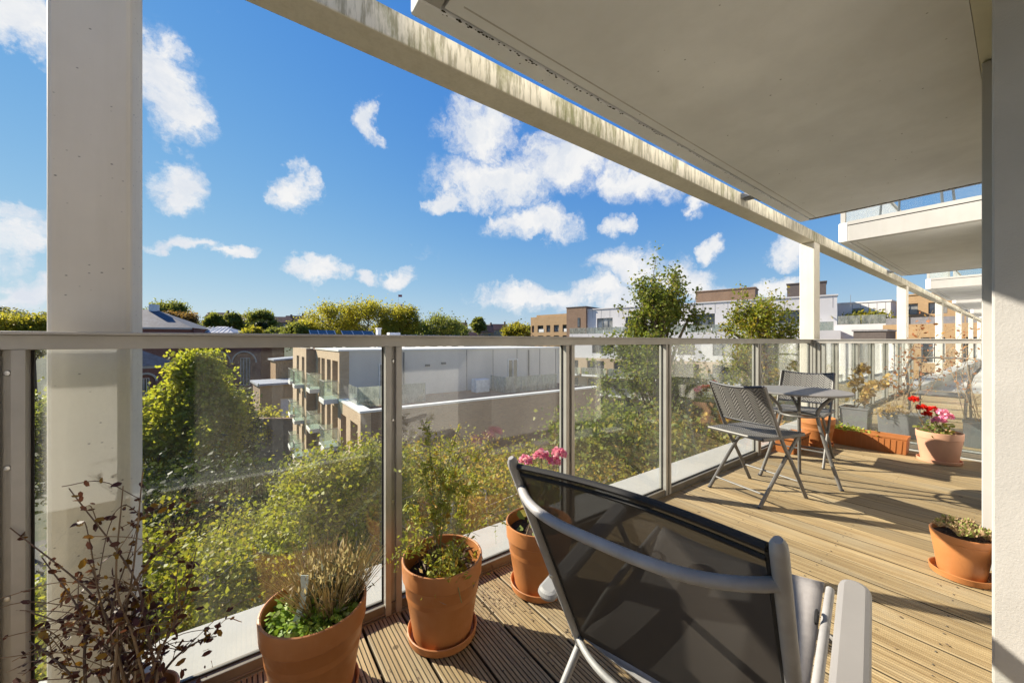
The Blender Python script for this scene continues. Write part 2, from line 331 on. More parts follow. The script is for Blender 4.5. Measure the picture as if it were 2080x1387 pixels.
def sling_mat():
    m, nt, N, L, b = new_mat('sling_mesh'); tc = N.new('ShaderNodeTexCoord').outputs['UV']; 
    b.inputs['Base Color'].default_value = (.072, .064, .056, 1); b.inputs['Roughness'].default_value = .95; b.inputs['Specular IOR Level'].default_value = .05
    tc = N.new('ShaderNodeTexCoord').outputs['Object']
    w = N.new('ShaderNodeTexWave'); w.inputs['Scale'].default_value = 130; w.bands_direction = 'Z'; L.new(tc, w.inputs['Vector'])
    w2 = N.new('ShaderNodeTexWave'); w2.inputs['Scale'].default_value = 130; w2.bands_direction = 'Y'; L.new(tc, w2.inputs['Vector'])
    mm = N.new('ShaderNodeMath'); mm.operation = 'MULTIPLY'; L.new(w.outputs['Fac'], mm.inputs[0]); L.new(w2.outputs['Fac'], mm.inputs[1])
    tr = N.new('ShaderNodeBsdfTransparent'); ms = N.new('ShaderNodeMixShader')
    lw = N.new('ShaderNodeLayerWeight'); lw.inputs['Blend'].default_value = .5       # a weave closes up when seen aslant
    q = N.new('ShaderNodeMath'); q.operation = 'SUBTRACT'; q.inputs[0].default_value = 1; L.new(lw.outputs['Facing'], q.inputs[1])
    q2 = N.new('ShaderNodeMath'); q2.operation = 'POWER'; q2.inputs[1].default_value = 2.5; L.new(q.outputs[0], q2.inputs[0])
    q3 = N.new('ShaderNodeMath'); q3.operation = 'MULTIPLY'; L.new(q2.outputs[0], q3.inputs[0]); L.new(ramp(N, L, mm.outputs[0], .05, .6, .16, .62), q3.inputs[1])
    L.new(q3.outputs[0], ms.inputs[0]); L.new(b.outputs[0], ms.inputs[1]); L.new(tr.outputs[0], ms.inputs[2])
    L.new(ms.outputs[0], N['Material Output'].inputs[0]); return m
def weave_mat(name, ax):
    """chevron woven resin; ax names the two object axes of the panel"""
    m, nt, N, L, b = new_mat(name); tc = N.new('ShaderNodeTexCoord').outputs['Object']
    sp = N.new('ShaderNodeSeparateXYZ'); L.new(tc, sp.inputs[0]); u = sp.outputs[ax[0]]; v = sp.outputs[ax[1]]
    def math_(op, a, bb):
        n = N.new('ShaderNodeMath'); n.operation = op
        for i, q in enumerate((a, bb)):
            if q is None: continue
            if isinstance(q, (int, float)): n.inputs[i].default_value = q
            else: L.new(q, n.inputs[i])
        return n.outputs[0]
    tri = math_('PINGPONG', u, .045)
    st = math_('FRACT', math_('MULTIPLY', math_('ADD', v, tri), 1 / .021), None)
    st2 = math_('PINGPONG', st, .5)
    edge = math_('PINGPONG', u, .0225)
    hgt = math_('MULTIPLY', ramp(N, L, st2, .02, .3), ramp(N, L, edge, 0, .004, .5, 1))
    n = noise(N, L, tc, 12, 4)
    c = mix_rgb(N, L, hgt, (.018, .017, .020), (.25, .235, .225)); c = mix_rgb(N, L, ramp(N, L, n, .4, .8, 0, .4), c, (.11, .105, .11))
    L.new(c, b.inputs['Base Color']); b.inputs['Roughness'].default_value = .5; bump(N, L, b, hgt, .9, .004); return m
M = {}
M['wood'] = wood_mat()
M['screw'] = plain('screw_head', (.10, .09, .08), .5, .3, 50, metal=.5)
M['under'] = plain('deck_underlay', (.03, .026, .02), .9)
M['ledge'] = painted_concrete('ledge_paint', (.46, .45, .425), pits=False, streak=.12)
M['column'] = painted_concrete('column_paint', (.80, .75, .65), True, .18)
M['beam'] = painted_concrete('beam_concrete', (.74, .69, .57), False, .3, 1.0)
M['soffit'] = painted_concrete('soffit_paint', (.87, .88, .88), True, .07, few=.965, psc=30)
M['fascia'] = painted_concrete('fascia_paint', (.48, .47, .45), False, .12)
M['render'] = plain('rough_render', (.43, .42, .405), .9, .07, 3, .35, 190, .003)
M['smooth_render'] = plain('smooth_render', (.46, .45, .43), .85, .05, 3, .15, 120, .002)
M['white_wall'] = plain('white_render', (.80, .79, .77), .85, .04, 3, .15, 120, .002)
M['lintel'] = plain('lintel_paint', (.72, .70, .56), .8, .08, 3)
M['gap'] = plain('dark_joint', (.014, .013, .009), .95)
M['seam'] = plain('soffit_seam', (.50, .48, .44), .8)
M['grime'] = plain('joint_grime', (.030, .026, .014), .95, .5, 60)
M['rail'] = plain('rail_aluminium', (.44, .42, .385), .42, .10, 6, .08, 200, .001, metal=.25)
M['rail_dark'] = plain('rail_bronze', (.21, .185, .15), .5, .15, 7, metal=.2)
M['gasket'] = plain('rubber_gasket', (.03, .03, .028), .7)
M['steel'] = plain('steel_bolt', (.55, .54, .52), .3, .1, 20, metal=.9)
M['glass'] = glass_mat('railing_glass')
M['glass_old'] = glass_mat('dusty_glass', dust=.13)
M['bracket'] = plain('bracket_steel', (.20, .21, .23), .5, metal=.5)
M['frame_dark'] = plain('window_frame_grey', (.10, .105, .11), .45)
M['frame_white'] = plain('window_frame_white', (.68, .68, .66), .5)
def pane_mat(name, col):
    m, nt, N, L, b = new_mat(name); tc = N.new('ShaderNodeTexCoord').outputs['Object']
    L.new(mix_rgb(N, L, ramp(N, L, noise(N, L, tc, .9, 3), .35, .7), tuple(c * .4 for c in col), col), b.inputs['Base Color'])
    b.inputs['Roughness'].default_value = .05; b.inputs['Specular IOR Level'].default_value = .8; return m
M['pane'] = pane_mat('window_pane', (.10, .11, .12)); M['pane_dark'] = pane_mat('dark_room_pane', (.012, .012, .012)); M['pane_light'] = pane_mat('blind_pane', (.42, .42, .40))

# ------------------------------------------------------------------ the deck: grooved boards, each an object
YR = 1.53                                      # line of the long railing
XE = 5.59                                      # line of the end railing
def board_mesh(name, y0, y1):
    w = .1405; n = 9; pitch = (w - .010) / n; prof = [(0, -.026), (0, -.002), (.002, 0)]
    for i in range(n):
        a = .005 + pitch * i + pitch * .5
        prof += [(a - .0026, 0), (a - .0016, -.0036), (a + .0016, -.0036), (a + .0026, 0)]
    prof += [(w - .002, 0), (w, -.002), (w, -.026)]
    mb = MB(); k = len(prof)
    vs = [(x, y0, z) for x, z in prof] + [(x, y1, z) for x, z in prof]
    mb.add(vs, [(i + 1, i, k + i, k + i + 1) for i in range(k - 1)] + [tuple(range(k)), tuple(reversed(range(k, 2 * k)))])
    return mb.mesh(name, M['wood'])
def deck(name, x0, x1, y0, y1, seed):
    mb = MB(); mb.box(x0 - .02, x1 + .02, y0 - .02, y1 + .02, -.20, -.030)
    d = tag(mb.build(name, M['under']), kind='structure')
    me = board_mesh('board', y0, y1); r = random.Random(seed); x = x0
    while x < x1 - .1:
        o = link('board', me, d); o.location = (x + r.uniform(-.0006, .0006), r.uniform(-.004, .002), r.uniform(-.0012, .0))
        x += .150
    sc = MB(); x = x0
    while x < x1 - .1:                                # two countersunk screws per joist
        for j in range(8):
            yy = y1 - .06 - .42 * j
            if yy < y0: break
            for u in (.028, .116): sc.lathe([(0, .0009), (.0026, .0008), (.0032, -.001)], (x + u + r.uniform(-.003, .003), yy + r.uniform(-.006, .006), 0), 8)
        x += .150
    tag(sc.build('screws', M['screw'], d), kind='stuff')
    return d
deck('deck', .375 + .0032 - .15 * 11, XE - .06, -1.28, YR - .03, 3)
deck('neighbour_deck', 6.0, 12.6, -.0 + .12, YR - .03, 4)
mb = MB(); mb.box(-3, 45, YR - .03, 1.885, -.24, -.004)
tag(mb.build('ledge', M['ledge'], bevel=.006), kind='structure')
mb = MB(); mb.box(XE - .04, 5.975, .12, YR - .032, -.24, -.004)
tag(mb.build('ledge', M['ledge'], bevel=.006), kind='structure')

# ------------------------------------------------------------------ railings
def railing(name, label, p0, p1, posts, glass=None, group=None, ends=(True, True), bolts=True, z0=0.0, htop=1.126):
    """straight run from p0 to p1 (xy); posts are distances along it"""
    p0 = Vector((p0[0], p0[1], 0)); p1 = Vector((p1[0], p1[1], 0)); ln = (p1 - p0).length; rz = math.atan2(p1.y - p0.y, p1.x - p0.x)
    t = thing(name, label, 'railing', (p0.x, p0.y, z0), rz, group)
    top = htop
    mb = MB(); mb.box(-.03, ln + .03, -.042, .042, top - .009, top); mb.box(-.03, ln + .03, -.030, .030, top - .047, top - .0092)
    mb.build('top_rail', M['rail'], t, bevel=.0015)
    mb = MB(); mb.box(0, ln, -.026, .022, .004, .042); mb.box(0, ln, -.030, -.0262, .004, .012)
    mb.build('bottom_rail', M['rail_dark'], t, bevel=.002)
    me = None
    for a in posts:
        if me is None:
            pm = MB(); pm.box(-.033, -.010, -.034, .020, .002, top - .0472); pm.box(.010, .033, -.034, .020, .002, top - .0472); pm.box(-.010, .010, -.018, .012, .004, top - .0474)
            me = pm.mesh('post', M['rail'])
        o = link('post', me, t); o.location = (a, 0, 0)
        if bolts:
            for k, zz in enumerate((.035, .45, .78, 1.02)):
                b = MB(); b.lathe([(0, .004), (.0055, .0035), (.0075, 0), (.0075, -.002)], n=10)
                b.v = [(x, -z - .019, y) for x, y, z in b.v]
                q = b.build('bolt', M['steel'], o); q.location = (0, 0, zz)
    ps = sorted(posts)
    for i in range(len(ps) - 1):
        g = MB(); g.box(ps[i] + .0335, ps[i+1] - .0335, .002, .012, .0425, top - .0475)
        gp = g.build('glass_panel', glass or M['glass'], t)
        k = MB(); x0, x1 = ps[i] + .0335, ps[i+1] - .0335
        k.box(x0, x0 + .005, -.003, .0018, .043, top - .048); k.box(x1 - .005, x1, -.003, .0018, .043, top - .048); k.box(x0 + .0052, x1 - .0052, -.003, .0018, .043, .049)
        k.build('gasket', M['gasket'], gp)
    return t
PX = [-1.46, -.48, .497, 1.493, 2.477, 4.04, 5.59]
railing('glass_railing', 'long glass balcony railing with grey metal posts above the potted plants', (-1.46, YR), (XE, YR), [x + 1.46 for x in PX])
railing('glass_railing', 'short glass railing closing the far end of the deck behind the trough', (XE, YR - .03), (XE, .15), [.0 + .045, 1.335], bolts=False, glass=M['glass_old'])
railing('glass_railing', 'glass railing along the deck of the next flat beyond the end railing', (6.02, YR), (12.6, YR), [.05, .6, 1.65, 2.7, 3.8, 5.1, 6.5], bolts=False, glass=M['glass_old'])
# ------------------------------------------------------------------ columns, beam, brackets
COLX = [-.452, 6.16, 12.8, 19.4, 26.0, 32.6, 39.2]
ord_ = ['nearest cream concrete column, standing just outside the glass at left', 'cream column behind the far corner of the deck railing', 'second cream column along the terrace row beyond the corner one', 'third cream column along the row, past the next terrace',
        'fourth cream column along the row, far down the terrace', 'fifth cream column along the row, small and far', 'farthest cream column of the row at the end of the terrace']
for x, lab in zip(COLX, ord_):
    mb = MB(); mb.box(x, x + (.174 if x < 0 else .22), 1.632, 1.80, -.0035, 2.4285 if x > 0 else 2.428)
    tag(mb.build('column', M['column'], bevel=.012), lab, 'column', 'cream columns in front of the terraces')
t = thing('concrete_beam', 'long weathered concrete beam with green algae carried by the columns', 'beam', (-2.5, 1.71, 2.43))
xs = [-2.5] + [x + .1 for x in COLX[1:]] + [46]
for a, b_ in zip(xs[:-1], xs[1:]):
    mb = MB(); mb.box(a + .004, b_ - .004, 1.63, 1.79, 2.43, 2.562); mb.build('beam_segment', M['beam'], t, W=True, bevel=.006)
for x, w in ((3.95, 'above the bistro table'), (10.6, 'on the beam past the corner column')):
    mb = MB(); mb.box(x, x + .12, 1.5005, 1.63, 2.50, 2.545); mb.box(x, x + .12, 1.5005, 1.506, 2.4563, 2.50); mb.box(x + .02, x + .1, 1.52, 1.6, 2.4905, 2.4995)
    tag(mb.build('bracket', M['bracket'], bevel=.003), 'small steel bracket tying balcony slab to concrete beam ' + w, 'bracket')

# ------------------------------------------------------------------ balconies of the floor above
ZS = 2.456
slabs = [(.566, 5.15), (6.65, 11.1), (14.4, 19.0), (20.5, 25.0), (28.3, 32.9), (34.4, 39)]
sl_lab = ['large balcony slab overhead with cream soffit and dark drip groove', 'second balcony above with white fascia and glass railing', 'third balcony above along the terrace row', 'fourth balcony above, far along the row', 'fifth balcony above, small in the distance', 'farthest balcony above at the end of the row']
for k, ((x0, x1), lab) in enumerate(zip(slabs, sl_lab)):
    t = thing('upper_balcony', lab, 'balcony', (x0, 0, ZS), 0, 'balconies of the floor above')
    mb = MB(); mb.box(x0 + .105, x1 - .045, .128, 1.39, ZS + .004, ZS + .049); mb.build('soffit_panel', M['soffit'], t, W=True)
    mb = MB(); mb.box(x0 + .165, x1 - .1, 1.335, 1.341, ZS + .0015, ZS + .0038); mb.build('soffit_seam', M['seam'], t, W=True)
    mb = MB(); mb.box(x0 + .02, x1 - .01, .13, 1.47, ZS + .05, ZS + .24); mb.build('slab', M['gap'], t, W=True)
    mb = MB(); mb.box(x0, x1, 1.405, 1.50, ZS, ZS + .26); mb.build('edge_fascia', M['soffit'], t, W=True, bevel=.01)
    mb = MB(); mb.box(x0, x0 + .09, .06, 1.404, ZS, ZS + .21); mb.build('end_fascia', M['fascia'], t, W=True, bevel=.004)
    mb = MB(); mb.box(x1 - .032, x1, .06, 1.404, ZS, ZS + .26); mb.build('end_fascia', M['fascia'], t, W=True, bevel=.004)
    mb = MB(); mb.box(x0 + .004, x0 + .085, .06, 1.404, ZS + .212, ZS + .222); mb.build('shadow_gap', M['gap'], t, W=True)
    mb = MB(); mb.box(x0 + .0, x0 + .09, .06, 1.404, ZS + .2225, ZS + .27); mb.build('upstand', M['fascia'], t, W=True)
    if k == 0:                                   # lichen and grime along the drip groove
        r = random.Random(8); mb = MB()
        for i in range(170):
            x = x0 + .1 + (x1 - x0 - .2) * r.random() ** 1.5; y = 1.400 + abs(r.gauss(0, .007)); s = r.uniform(.0012, .0042) * (1.5 - .9 * (x - x0) / 4.6)
            mb.ball((x, y, ZS + .0005), s * 1.6, s, s * .35, 6, 4)
        for i in range(200):
            y = 1.38 - r.random() * 1.2; x = x1 - .040 + r.gauss(0, .003); s = r.uniform(.003, .007); mb.ball((x, y, ZS + .003), s, s * 1.6, s * .4, 6, 4)
        tag(mb.build('lichen', M['grime'], t, W=True), kind='stuff')
    else:
        zt = ZS + .27
        pm = MB(); pm.box(x0 + .01, x0 + .06, 1.43, 1.48, zt - .02, zt + .98); pm.build('rail_post', M['fascia'], t, W=True)
        pm = MB(); pm.box(x1 - .06, x1 - .01, 1.43, 1.48, zt - .02, zt + .98); pm.build('rail_post', M['fascia'], t, W=True)
        pm = MB(); pm.box(x0 + .02, x0 + .05, .1, 1.4295, zt + .95, zt + .99); pm.build('rail', M['rail'], t, W=True)
        pm = MB(); pm.box(x0 + .062, x1 - .062, 1.435, 1.475, zt + .95, zt + .99); pm.build('rail', M['rail'], t, W=True)
        pm = MB(); pm.box(x0 + .03, x0 + .04, .1, 1.425, zt + .002, zt + .948); pm.build('glass_panel', M['glass_old'], t, W=True)
        pm = MB(); pm.box(x0 + .062, x1 - .062, 1.45, 1.46, zt - .005, zt + .948); pm.build('glass_panel', M['glass_old'], t, W=True)
# a garden table on the second upper balcony shows through its glass
t = thing('garden_table', 'round glass garden table on the second balcony above', 'table', (7.45, .85, ZS + .241))
mb = MB(); mb.lathe([(.0, .70), (.40, .70), (.40, .715), (.0, .715)], (7.45, .85, ZS + .241), 32); mb.build('table_top', M['glass_old'], t, W=True)
mb = MB(); mb.tube([(7.45 + .41 * math.cos(a), .85 + .41 * math.sin(a), ZS + .945) for a in np.linspace(0, 2 * math.pi, 33)], .014, 6, False); mb.build('rim', M['frame_white'], t, W=True)
for a in (.6, 2.2, 3.8, 5.4):
    mb = MB(); mb.tube([(7.45 + .36 * math.cos(a), .85 + .36 * math.sin(a), ZS + .945), (7.45 + .42 * math.cos(a), .85 + .42 * math.sin(a), ZS + .241)], .013, 6); mb.build('leg', M['frame_dark'], t, W=True)

# ------------------------------------------------------------------ own building: piers, facade, doors
t = thing('apartment_facade', 'white rendered pier and wall of the flat at the right edge', 'building', (2.4, -.3, 0))
mb = MB(); mb.box(1.95, 2.90, -1.6, .060, -.0, 2.448); mb.build('rough_pier', M['render'], t, W=True, bevel=.006)
mb = MB(); mb.box(2.902, 3.35, -1.6, .1195, -.0, 2.448); mb.build('smooth_pier', M['smooth_render'], t, W=True, bevel=.004)
doors = [(3.45, 5.05), (6.8, 9.4), (10.2, 12.2), (15.0, 18.0), (21, 24), (29, 32)]
mb = MB(); wall_open(mb, 'y', .1195, -.35, 3.352, 46, -.0, 2.448, [(a, b_, .02, 2.2) for a, b_ in doors]); mb.build('wall', M['white_wall'], t, W=True)
for a, b_ in doors:
    o = MB(); z0, z1 = .021, 2.199; yb = -.10
    for (u0, u1) in ((a, a + .06), ((a + b_) / 2 - .04, (a + b_) / 2 + .04), (b_ - .06, b_)): o.box(u0, u1, yb, yb + .06, z0, z1)
    o.box(a + .0605, (a + b_) / 2 - .0405, yb, yb + .06, z0, z0 + .07); o.box((a + b_) / 2 + .0405, b_ - .0605, yb, yb + .06, z0, z0 + .07)
    o.box(a + .0605, (a + b_) / 2 - .0405, yb, yb + .06, z1 - .06, z1); o.box((a + b_) / 2 + .0405, b_ - .0605, yb, yb + .06, z1 - .06, z1)
    dr = o.build('patio_door', M['frame_dark'], t, W=True)
    p = MB(); p.box(a + .05, b_ - .05, yb + .02, yb + .03, z0 + .05, z1 - .05); p.build('pane', M['pane'], dr, W=True)
mb = MB(); mb.box(1.95, 46, -1.6, .05, 2.449, 9); mb.build('upper_wall', M['smooth_render'], t, W=True)
mb = MB(); mb.box(.0, 3.40, .062, .126, ZS + .002, ZS + .2); mb.build('lintel', M['lintel'], t, W=True)
mb = MB(); mb.box(-2.2, 2.898, -1.6, .0605, ZS + .006, ZS + .2); mb.build('recess_ceiling', M['lintel'], t, W=True)
mb = MB(); wall_open(mb, 'y', -.62, -.3, -2.2, 1.945, .001, ZS, [(-.7, 1.2, .0011, 2.25)]); mb.build('recess_wall', M['white_wall'], t, W=True)
o = MB()
for u0, u1 in ((-.7, -.64), (.21, .29), (1.14, 1.2)): o.box(u0, u1, -.78, -.70, .003, 2.249)
for u0, u1 in ((-.639, .209), (.291, 1.139)): o.box(u0, u1, -.78, -.70, .003, .06); o.box(u0, u1, -.78, -.70, 2.18, 2.249)
dr = o.build('patio_door', M['frame_dark'], t, W=True); p = MB(); p.box(-.65, 1.15, -.75, -.74, .05, 2.2); p.build('pane', M['pane_dark'], dr, W=True)
mb = MB(); mb.box(-2.2, -1.98, -.615, .9, .001, ZS); mb.build('side_wall', M['white_wall'], t, W=True)
mb = MB(); mb.box(-3, 46, -1.6, 1.86, -12.5, -.245); mb.build('lower_storeys', M['smooth_render'], t, W=True)
# ------------------------------------------------------------------ furniture
M['tube'] = plain('chair_tube_grey', (.34, .335, .335), .55, .12, 14, .15, 200, .001, metal=.1)
M['arm'] = plain('armrest_plastic', (.27, .262, .258), .42, .05, 4)
M['sling'] = sling_mat(); M['hem'] = plain('sling_hem', (.012, .012, .013), .75)
M['seat_fabric'] = plain('seat_fabric', (.30, .285, .285), .85, .08, 40, .5, 400, .001)
M['thread'] = plain('seam_thread', (.62, .62, .66), .8)
M['bistro'] = plain('bistro_steel', (.19, .18, .175), .5, .12, 12, metal=.2)
M['tabletop'] = plain('table_top_grey', (.24, .228, .222), .5, .06, 6, metal=.1)
M['weave_back'] = weave_mat('woven_resin_back', (1, 2)); M['weave_seat'] = weave_mat('woven_resin_seat', (1, 0))
M['rim_dark'] = plain('woven_edge', (.035, .036, .05), .5)

def arc(pts, n=6):
    """Catmull-Rom through points"""
    P = [Vector(p) for p in pts]; P = [P[0] * 2 - P[1]] + P + [P[-1] * 2 - P[-2]]; out = []
    for i in range(1, len(P) - 2):
        for k in range(n):
            t = k / n; a, b, c, d = P[i-1], P[i], P[i+1], P[i+2]
            out.append(.5 * ((2*b) + (c - a)*t + (2*a - 5*b + 4*c - d)*t*t + (3*b - a - 3*c + d)*t**3))
    out.append(P[-2]); return out

# --- reclining sling chair in the foreground (local x = the way it faces, y = its left)
t = thing('reclining_chair', 'grey tube garden chair with black mesh back in the foreground', 'chair', (.541, .440, 0), math.atan2(.168, .986))
def bk(s, k): return Vector((.28 * k, s, .827 - .584 * k))        # point on the back plane, k = 0 top .. 1 pivot
for sg in (1, -1):
    S = .25 * sg
    mb = MB(); p = [bk(S, k) for k in (-.015, 0, .02, .3, .6, .9, 1.04)]
    mb.tube(p, [.006, .0108, .0118, .0118, .0118, .0118, .011], 14, flat=1.15); u = mb.build('back_upright', M['tube'], t, angle=60)
    for k in (.55, .97):
        b = MB(); q = bk(S + sg * 0, k); b.ball((q.x - .010, q.y, q.z - .004), .006, .007, .007, 10, 6); b.build('bolt', M['steel'], u)
    mb = MB(); mb.tube([(.275, S, .255), (.13, S + .006 * sg, .12), (.0, S + .01 * sg, .012)], .0105, 10); mb.build('rear_leg', M['tube'], t)
    mb = MB(); mb.tube([(.57, S + .045 * sg, .478), (.66, S + .035 * sg, .33), (.74, S + .03 * sg, .012)], .0105, 10); mb.build('front_leg', M['tube'], t)
    mb = MB(); mb.tube(arc([(.26, S * .98, .275), (.45, S, .33), (.80, S, .385)], 4), .0105, 10); mb.build('seat_rail', M['tube'], t)
    # armrest: a flat pad with rounded ends
    mb = MB(); ya = S + .058 * sg; prof = []
    for i in range(13):
        a = math.pi * i / 12 - math.pi / 2; prof.append((.60 + .026 * math.cos(a) , .030 * math.sin(a)))
    for i in range(13):
        a = math.pi * i / 12 + math.pi / 2; prof.append((.20 + .02 * math.cos(a), .030 * math.sin(a)))
    k = len(prof); zs = (.392, .416)
    vs = [(x, ya + y, zs[0] + (x - .20) * .25) for x, y in prof] + [(x, ya + y, zs[1] + (x - .20) * .25) for x, y in prof]
    mb.add(vs, [tuple(reversed(range(k))), tuple(range(k, 2 * k))] + [(i, (i + 1) % k, k + (i + 1) % k, k + i) for i in range(k)])
    mb.build('armrest', M['arm'], t, bevel=.0115)
    mb = MB(); mb.tube([(.228, S + .01 * sg, .375), (.235, ya, .395)], .010, 8); mb.build('arm_pivot', M['tube'], t)
def cross(k, bow, nm, r=.0145):
    c = bk(0, k); pts = []
    for s in np.linspace(-.25, .25, 25):
        q = s / .25; w = (1 - abs(q) ** 3.2); pts.append((c.x - bow * w, s, c.z - .010 * w))
    mb = MB(); mb.tube(pts, r, 12); mb.build(nm, M['tube'], t)
cross(.115, .072, 'cross_bar', .0102); cross(.93, .060, 'cross_bar', .009)
mb = MB(); mb.tube([(.66, -.284, .33), (.66, .284, .33)], .011, 8); mb.build('stretcher', M['tube'], t)
mb = MB(); mb.grid(lambda u, v: Vector((.28 * (.03 + .90 * v) + .030 * math.sin(math.pi * u) * (1 - .4 * v), -.239 + .478 * u, .827 - .584 * (.03 + .90 * v))), 24, 20)
sl = mb.build('back_sling', M['sling'], t)
for s in (-.236, .236):
    mb = MB(); mb.tube([bk(s, .02) + Vector((.003, 0, 0)), bk(s, .94) + Vector((.003, 0, 0))], .0045, 6); mb.build('sling_edge', M['hem'], sl)
mb = MB()
mb.tube([(.28 * .022 + .030 * math.sin(math.pi * u), -.236 + .472 * u, .827 - .584 * .018) for u in np.linspace(0, 1, 17)], .0085, 8, flat=.8)
mb.tube([(.28 * .05 + .030 * math.sin(math.pi * u) - .002, -.234 + .468 * u, .827 - .584 * .05) for u in np.linspace(0, 1, 17)], .0045, 6)
mb.build('sling_hem', M['hem'], sl)
mb = MB(); mb.grid(lambda u, v: Vector((.26 + .55 * v, -.236 + .472 * u, .286 + .105 * v - .018 * math.sin(math.pi * u) - .03 * math.sin(math.pi * v) * .5)), 16, 16)
mb.grid(lambda u, v: Vector((.81 + .012 * math.sin(v * math.pi), -.236 + .472 * u, .391 - .024 * v - .018 * math.sin(math.pi * u))), 16, 4)
st = mb.build('seat_sling', M['seat_fabric'], t); md = st.modifiers.new('thick', 'SOLIDIFY'); md.thickness = .004
mb = MB()
for s in (-.205, -.213, .205, .213): mb.tube([(.27 + .54 * v, s, .2885 + .105 * v - .018 * math.sin(math.pi * (s + .236) / .472) - .015 * math.sin(math.pi * v)) for v in np.linspace(0, 1, 12)], .0012, 4)
mb.build('seam', M['thread'], st)
for sg in (1, -1):
    mb = MB(); mb.tube([(.66 + .02 * math.cos(a), sg * .232, .372 + .014 * math.sin(a)) for a in np.linspace(0, 6, 12)], .004, 6); mb.build('tie', M['hem'], t)

# --- bistro set
def bistro_chair(label, loc, rz):
    t = thing('bistro_chair', label, 'chair', loc, rz, 'woven folding bistro chairs')
    for sg in (1, -1):
        S = .205 * sg
        mb = MB(); mb.tube(arc([(.235, S, .004), (.10, S, .235), (-.03, S, .44), (-.20, S, .80)], 4), .0105, 8, flat=1.35); mb.build('back_upright', M['bistro'], t)
        mb = MB(); mb.tube(arc([(-.225, S * .93, .004), (-.02, S * .93, .235), (.175, S * .93, .435)], 4), .0105, 8, flat=1.35); mb.build('leg', M['bistro'], t)
        mb = MB(); mb.tube([(-.215, S, .445), (.215, S, .445)], .008, 8); mb.build('seat_rail', M['bistro'], t)
        b = MB(); b.tube([(.06, S * .9, .295), (.06, S * 1.07, .295)], .006, 8); b.build('pivot_bolt', M['steel'], t)
        mb = MB(); mb.ball((.237, S, .006), .014, .013, .006, 8, 4); mb.build('foot_cap', M['rim_dark'], t)
        mb = MB(); mb.ball((-.227, S * .93, .006), .014, .013, .006, 8, 4); mb.build('foot_cap', M['rim_dark'], t)
    for (x, z, s) in ((.165, .125, .205), (-.165, .075, .19), (-.03, .44, .205), (-.212, .445, .205), (.212, .445, .205)):
        mb = MB(); mb.tube([(x, -s, z), (x, s, z)], .007, 8); mb.build('stretcher', M['bistro'], t)
    def back(u, v, off): 
        x = -.068 - .135 * v; return Vector((x + .035 * (1 - (2 * u - 1) ** 2) * (-1) * .6 + off, -.203 + .406 * u, .525 + .275 * v + (.0 if v < 1 else 0) - .018 * v * (1 - (2 * u - 1) ** 2)))
    mb = MB(); mb.grid(lambda u, v: back(u, v, .006), 16, 8); mb.grid(lambda u, v: back(1 - u, v, -.006), 16, 8); bp = mb.build('woven_back', M['weave_back'], t)
    for v in (0, 1):
        mb = MB(); mb.tube([back(u, v, 0) for u in np.linspace(0, 1, 13)], .009, 8); mb.build('edge_roll', M['rim_dark'] if v else M['rim_dark'], bp)
    def seat(u, v, off): return Vector((-.215 + .43 * v, -.203 + .406 * u, .452 + off - .012 * math.sin(math.pi * u) * math.sin(math.pi * v)))
    mb = MB(); mb.grid(lambda u, v: seat(u, v, .008), 14, 14); mb.grid(lambda u, v: seat(1 - u, v, -.006), 14, 14); sp = mb.build('woven_seat', M['weave_seat'], t)
    mb = MB(); mb.tube([seat(u, 0, 0) for u in np.linspace(0, 1, 9)] + [seat(1, v, 0) for v in np.linspace(.05, 1, 9)] + [seat(1 - u, 1, 0) for u in np.linspace(.05, 1, 9)] + [seat(0, 1 - v, 0) for v in np.linspace(.05, 1, 9)], .009, 8, False); mb.build('edge_roll', M['bistro'], sp)
    return t
bistro_chair('woven grey folding chair on the near side of the bistro table', (3.03, 1.155, 0), -.245)
bistro_chair('woven grey folding chair on the far side of the bistro table', (4.28, 1.235, 0), math.pi + .06)
TX, TY = 3.52, 1.034
t = thing('bistro_table', 'small round grey metal bistro table between the two woven chairs', 'table', (TX, TY, 0))
mb = MB(); mb.lathe([(0, .705), (.316, .705), (.325, .709), (.326, .716), (.322, .720), (.20, .7215), (0, .722)], n=64); mb.build('table_top', M['tabletop'], t, angle=30)
for a in (-1.355, 1.88, .26):
    c, s = math.cos(a), math.sin(a)
    mb = MB(); mb.tube(arc([(c * .25, s * .25, .003), (c * .165, s * .165, .30), (c * .115, s * .115, .525), (c * .135, s * .135, .60), (c * .22, s * .22, .70)], 5), .0125, 10); mb.build('leg', M['bistro'], t)
    mb = MB(); q = .35; mb.tube(arc([(c * .118, s * .118, .545), (.14 * math.cos(a + .2), .14 * math.sin(a + .2), .61), (.23 * math.cos(a + q), .23 * math.sin(a + q), .70)], 5), .010, 8); mb.build('leg_branch', M['bistro'], t)
    mb = MB(); mb.ball((c * .252, s * .252, .008), .016, .016, .008, 8, 5); mb.build('foot_cap', M['rim_dark'], t)
    mb = MB(); mb.tube([(c * .10, s * .10, .53), (c * .137, s * .137, .53)], .012, 8); mb.build('clamp', M['steel'], t)
mb = MB(); mb.tube([(.112 * math.cos(a), .112 * math.sin(a), .53) for a in np.linspace(0, 2 * math.pi, 33)], .008, 8, False); mb.build('ring', M['bistro'], t)
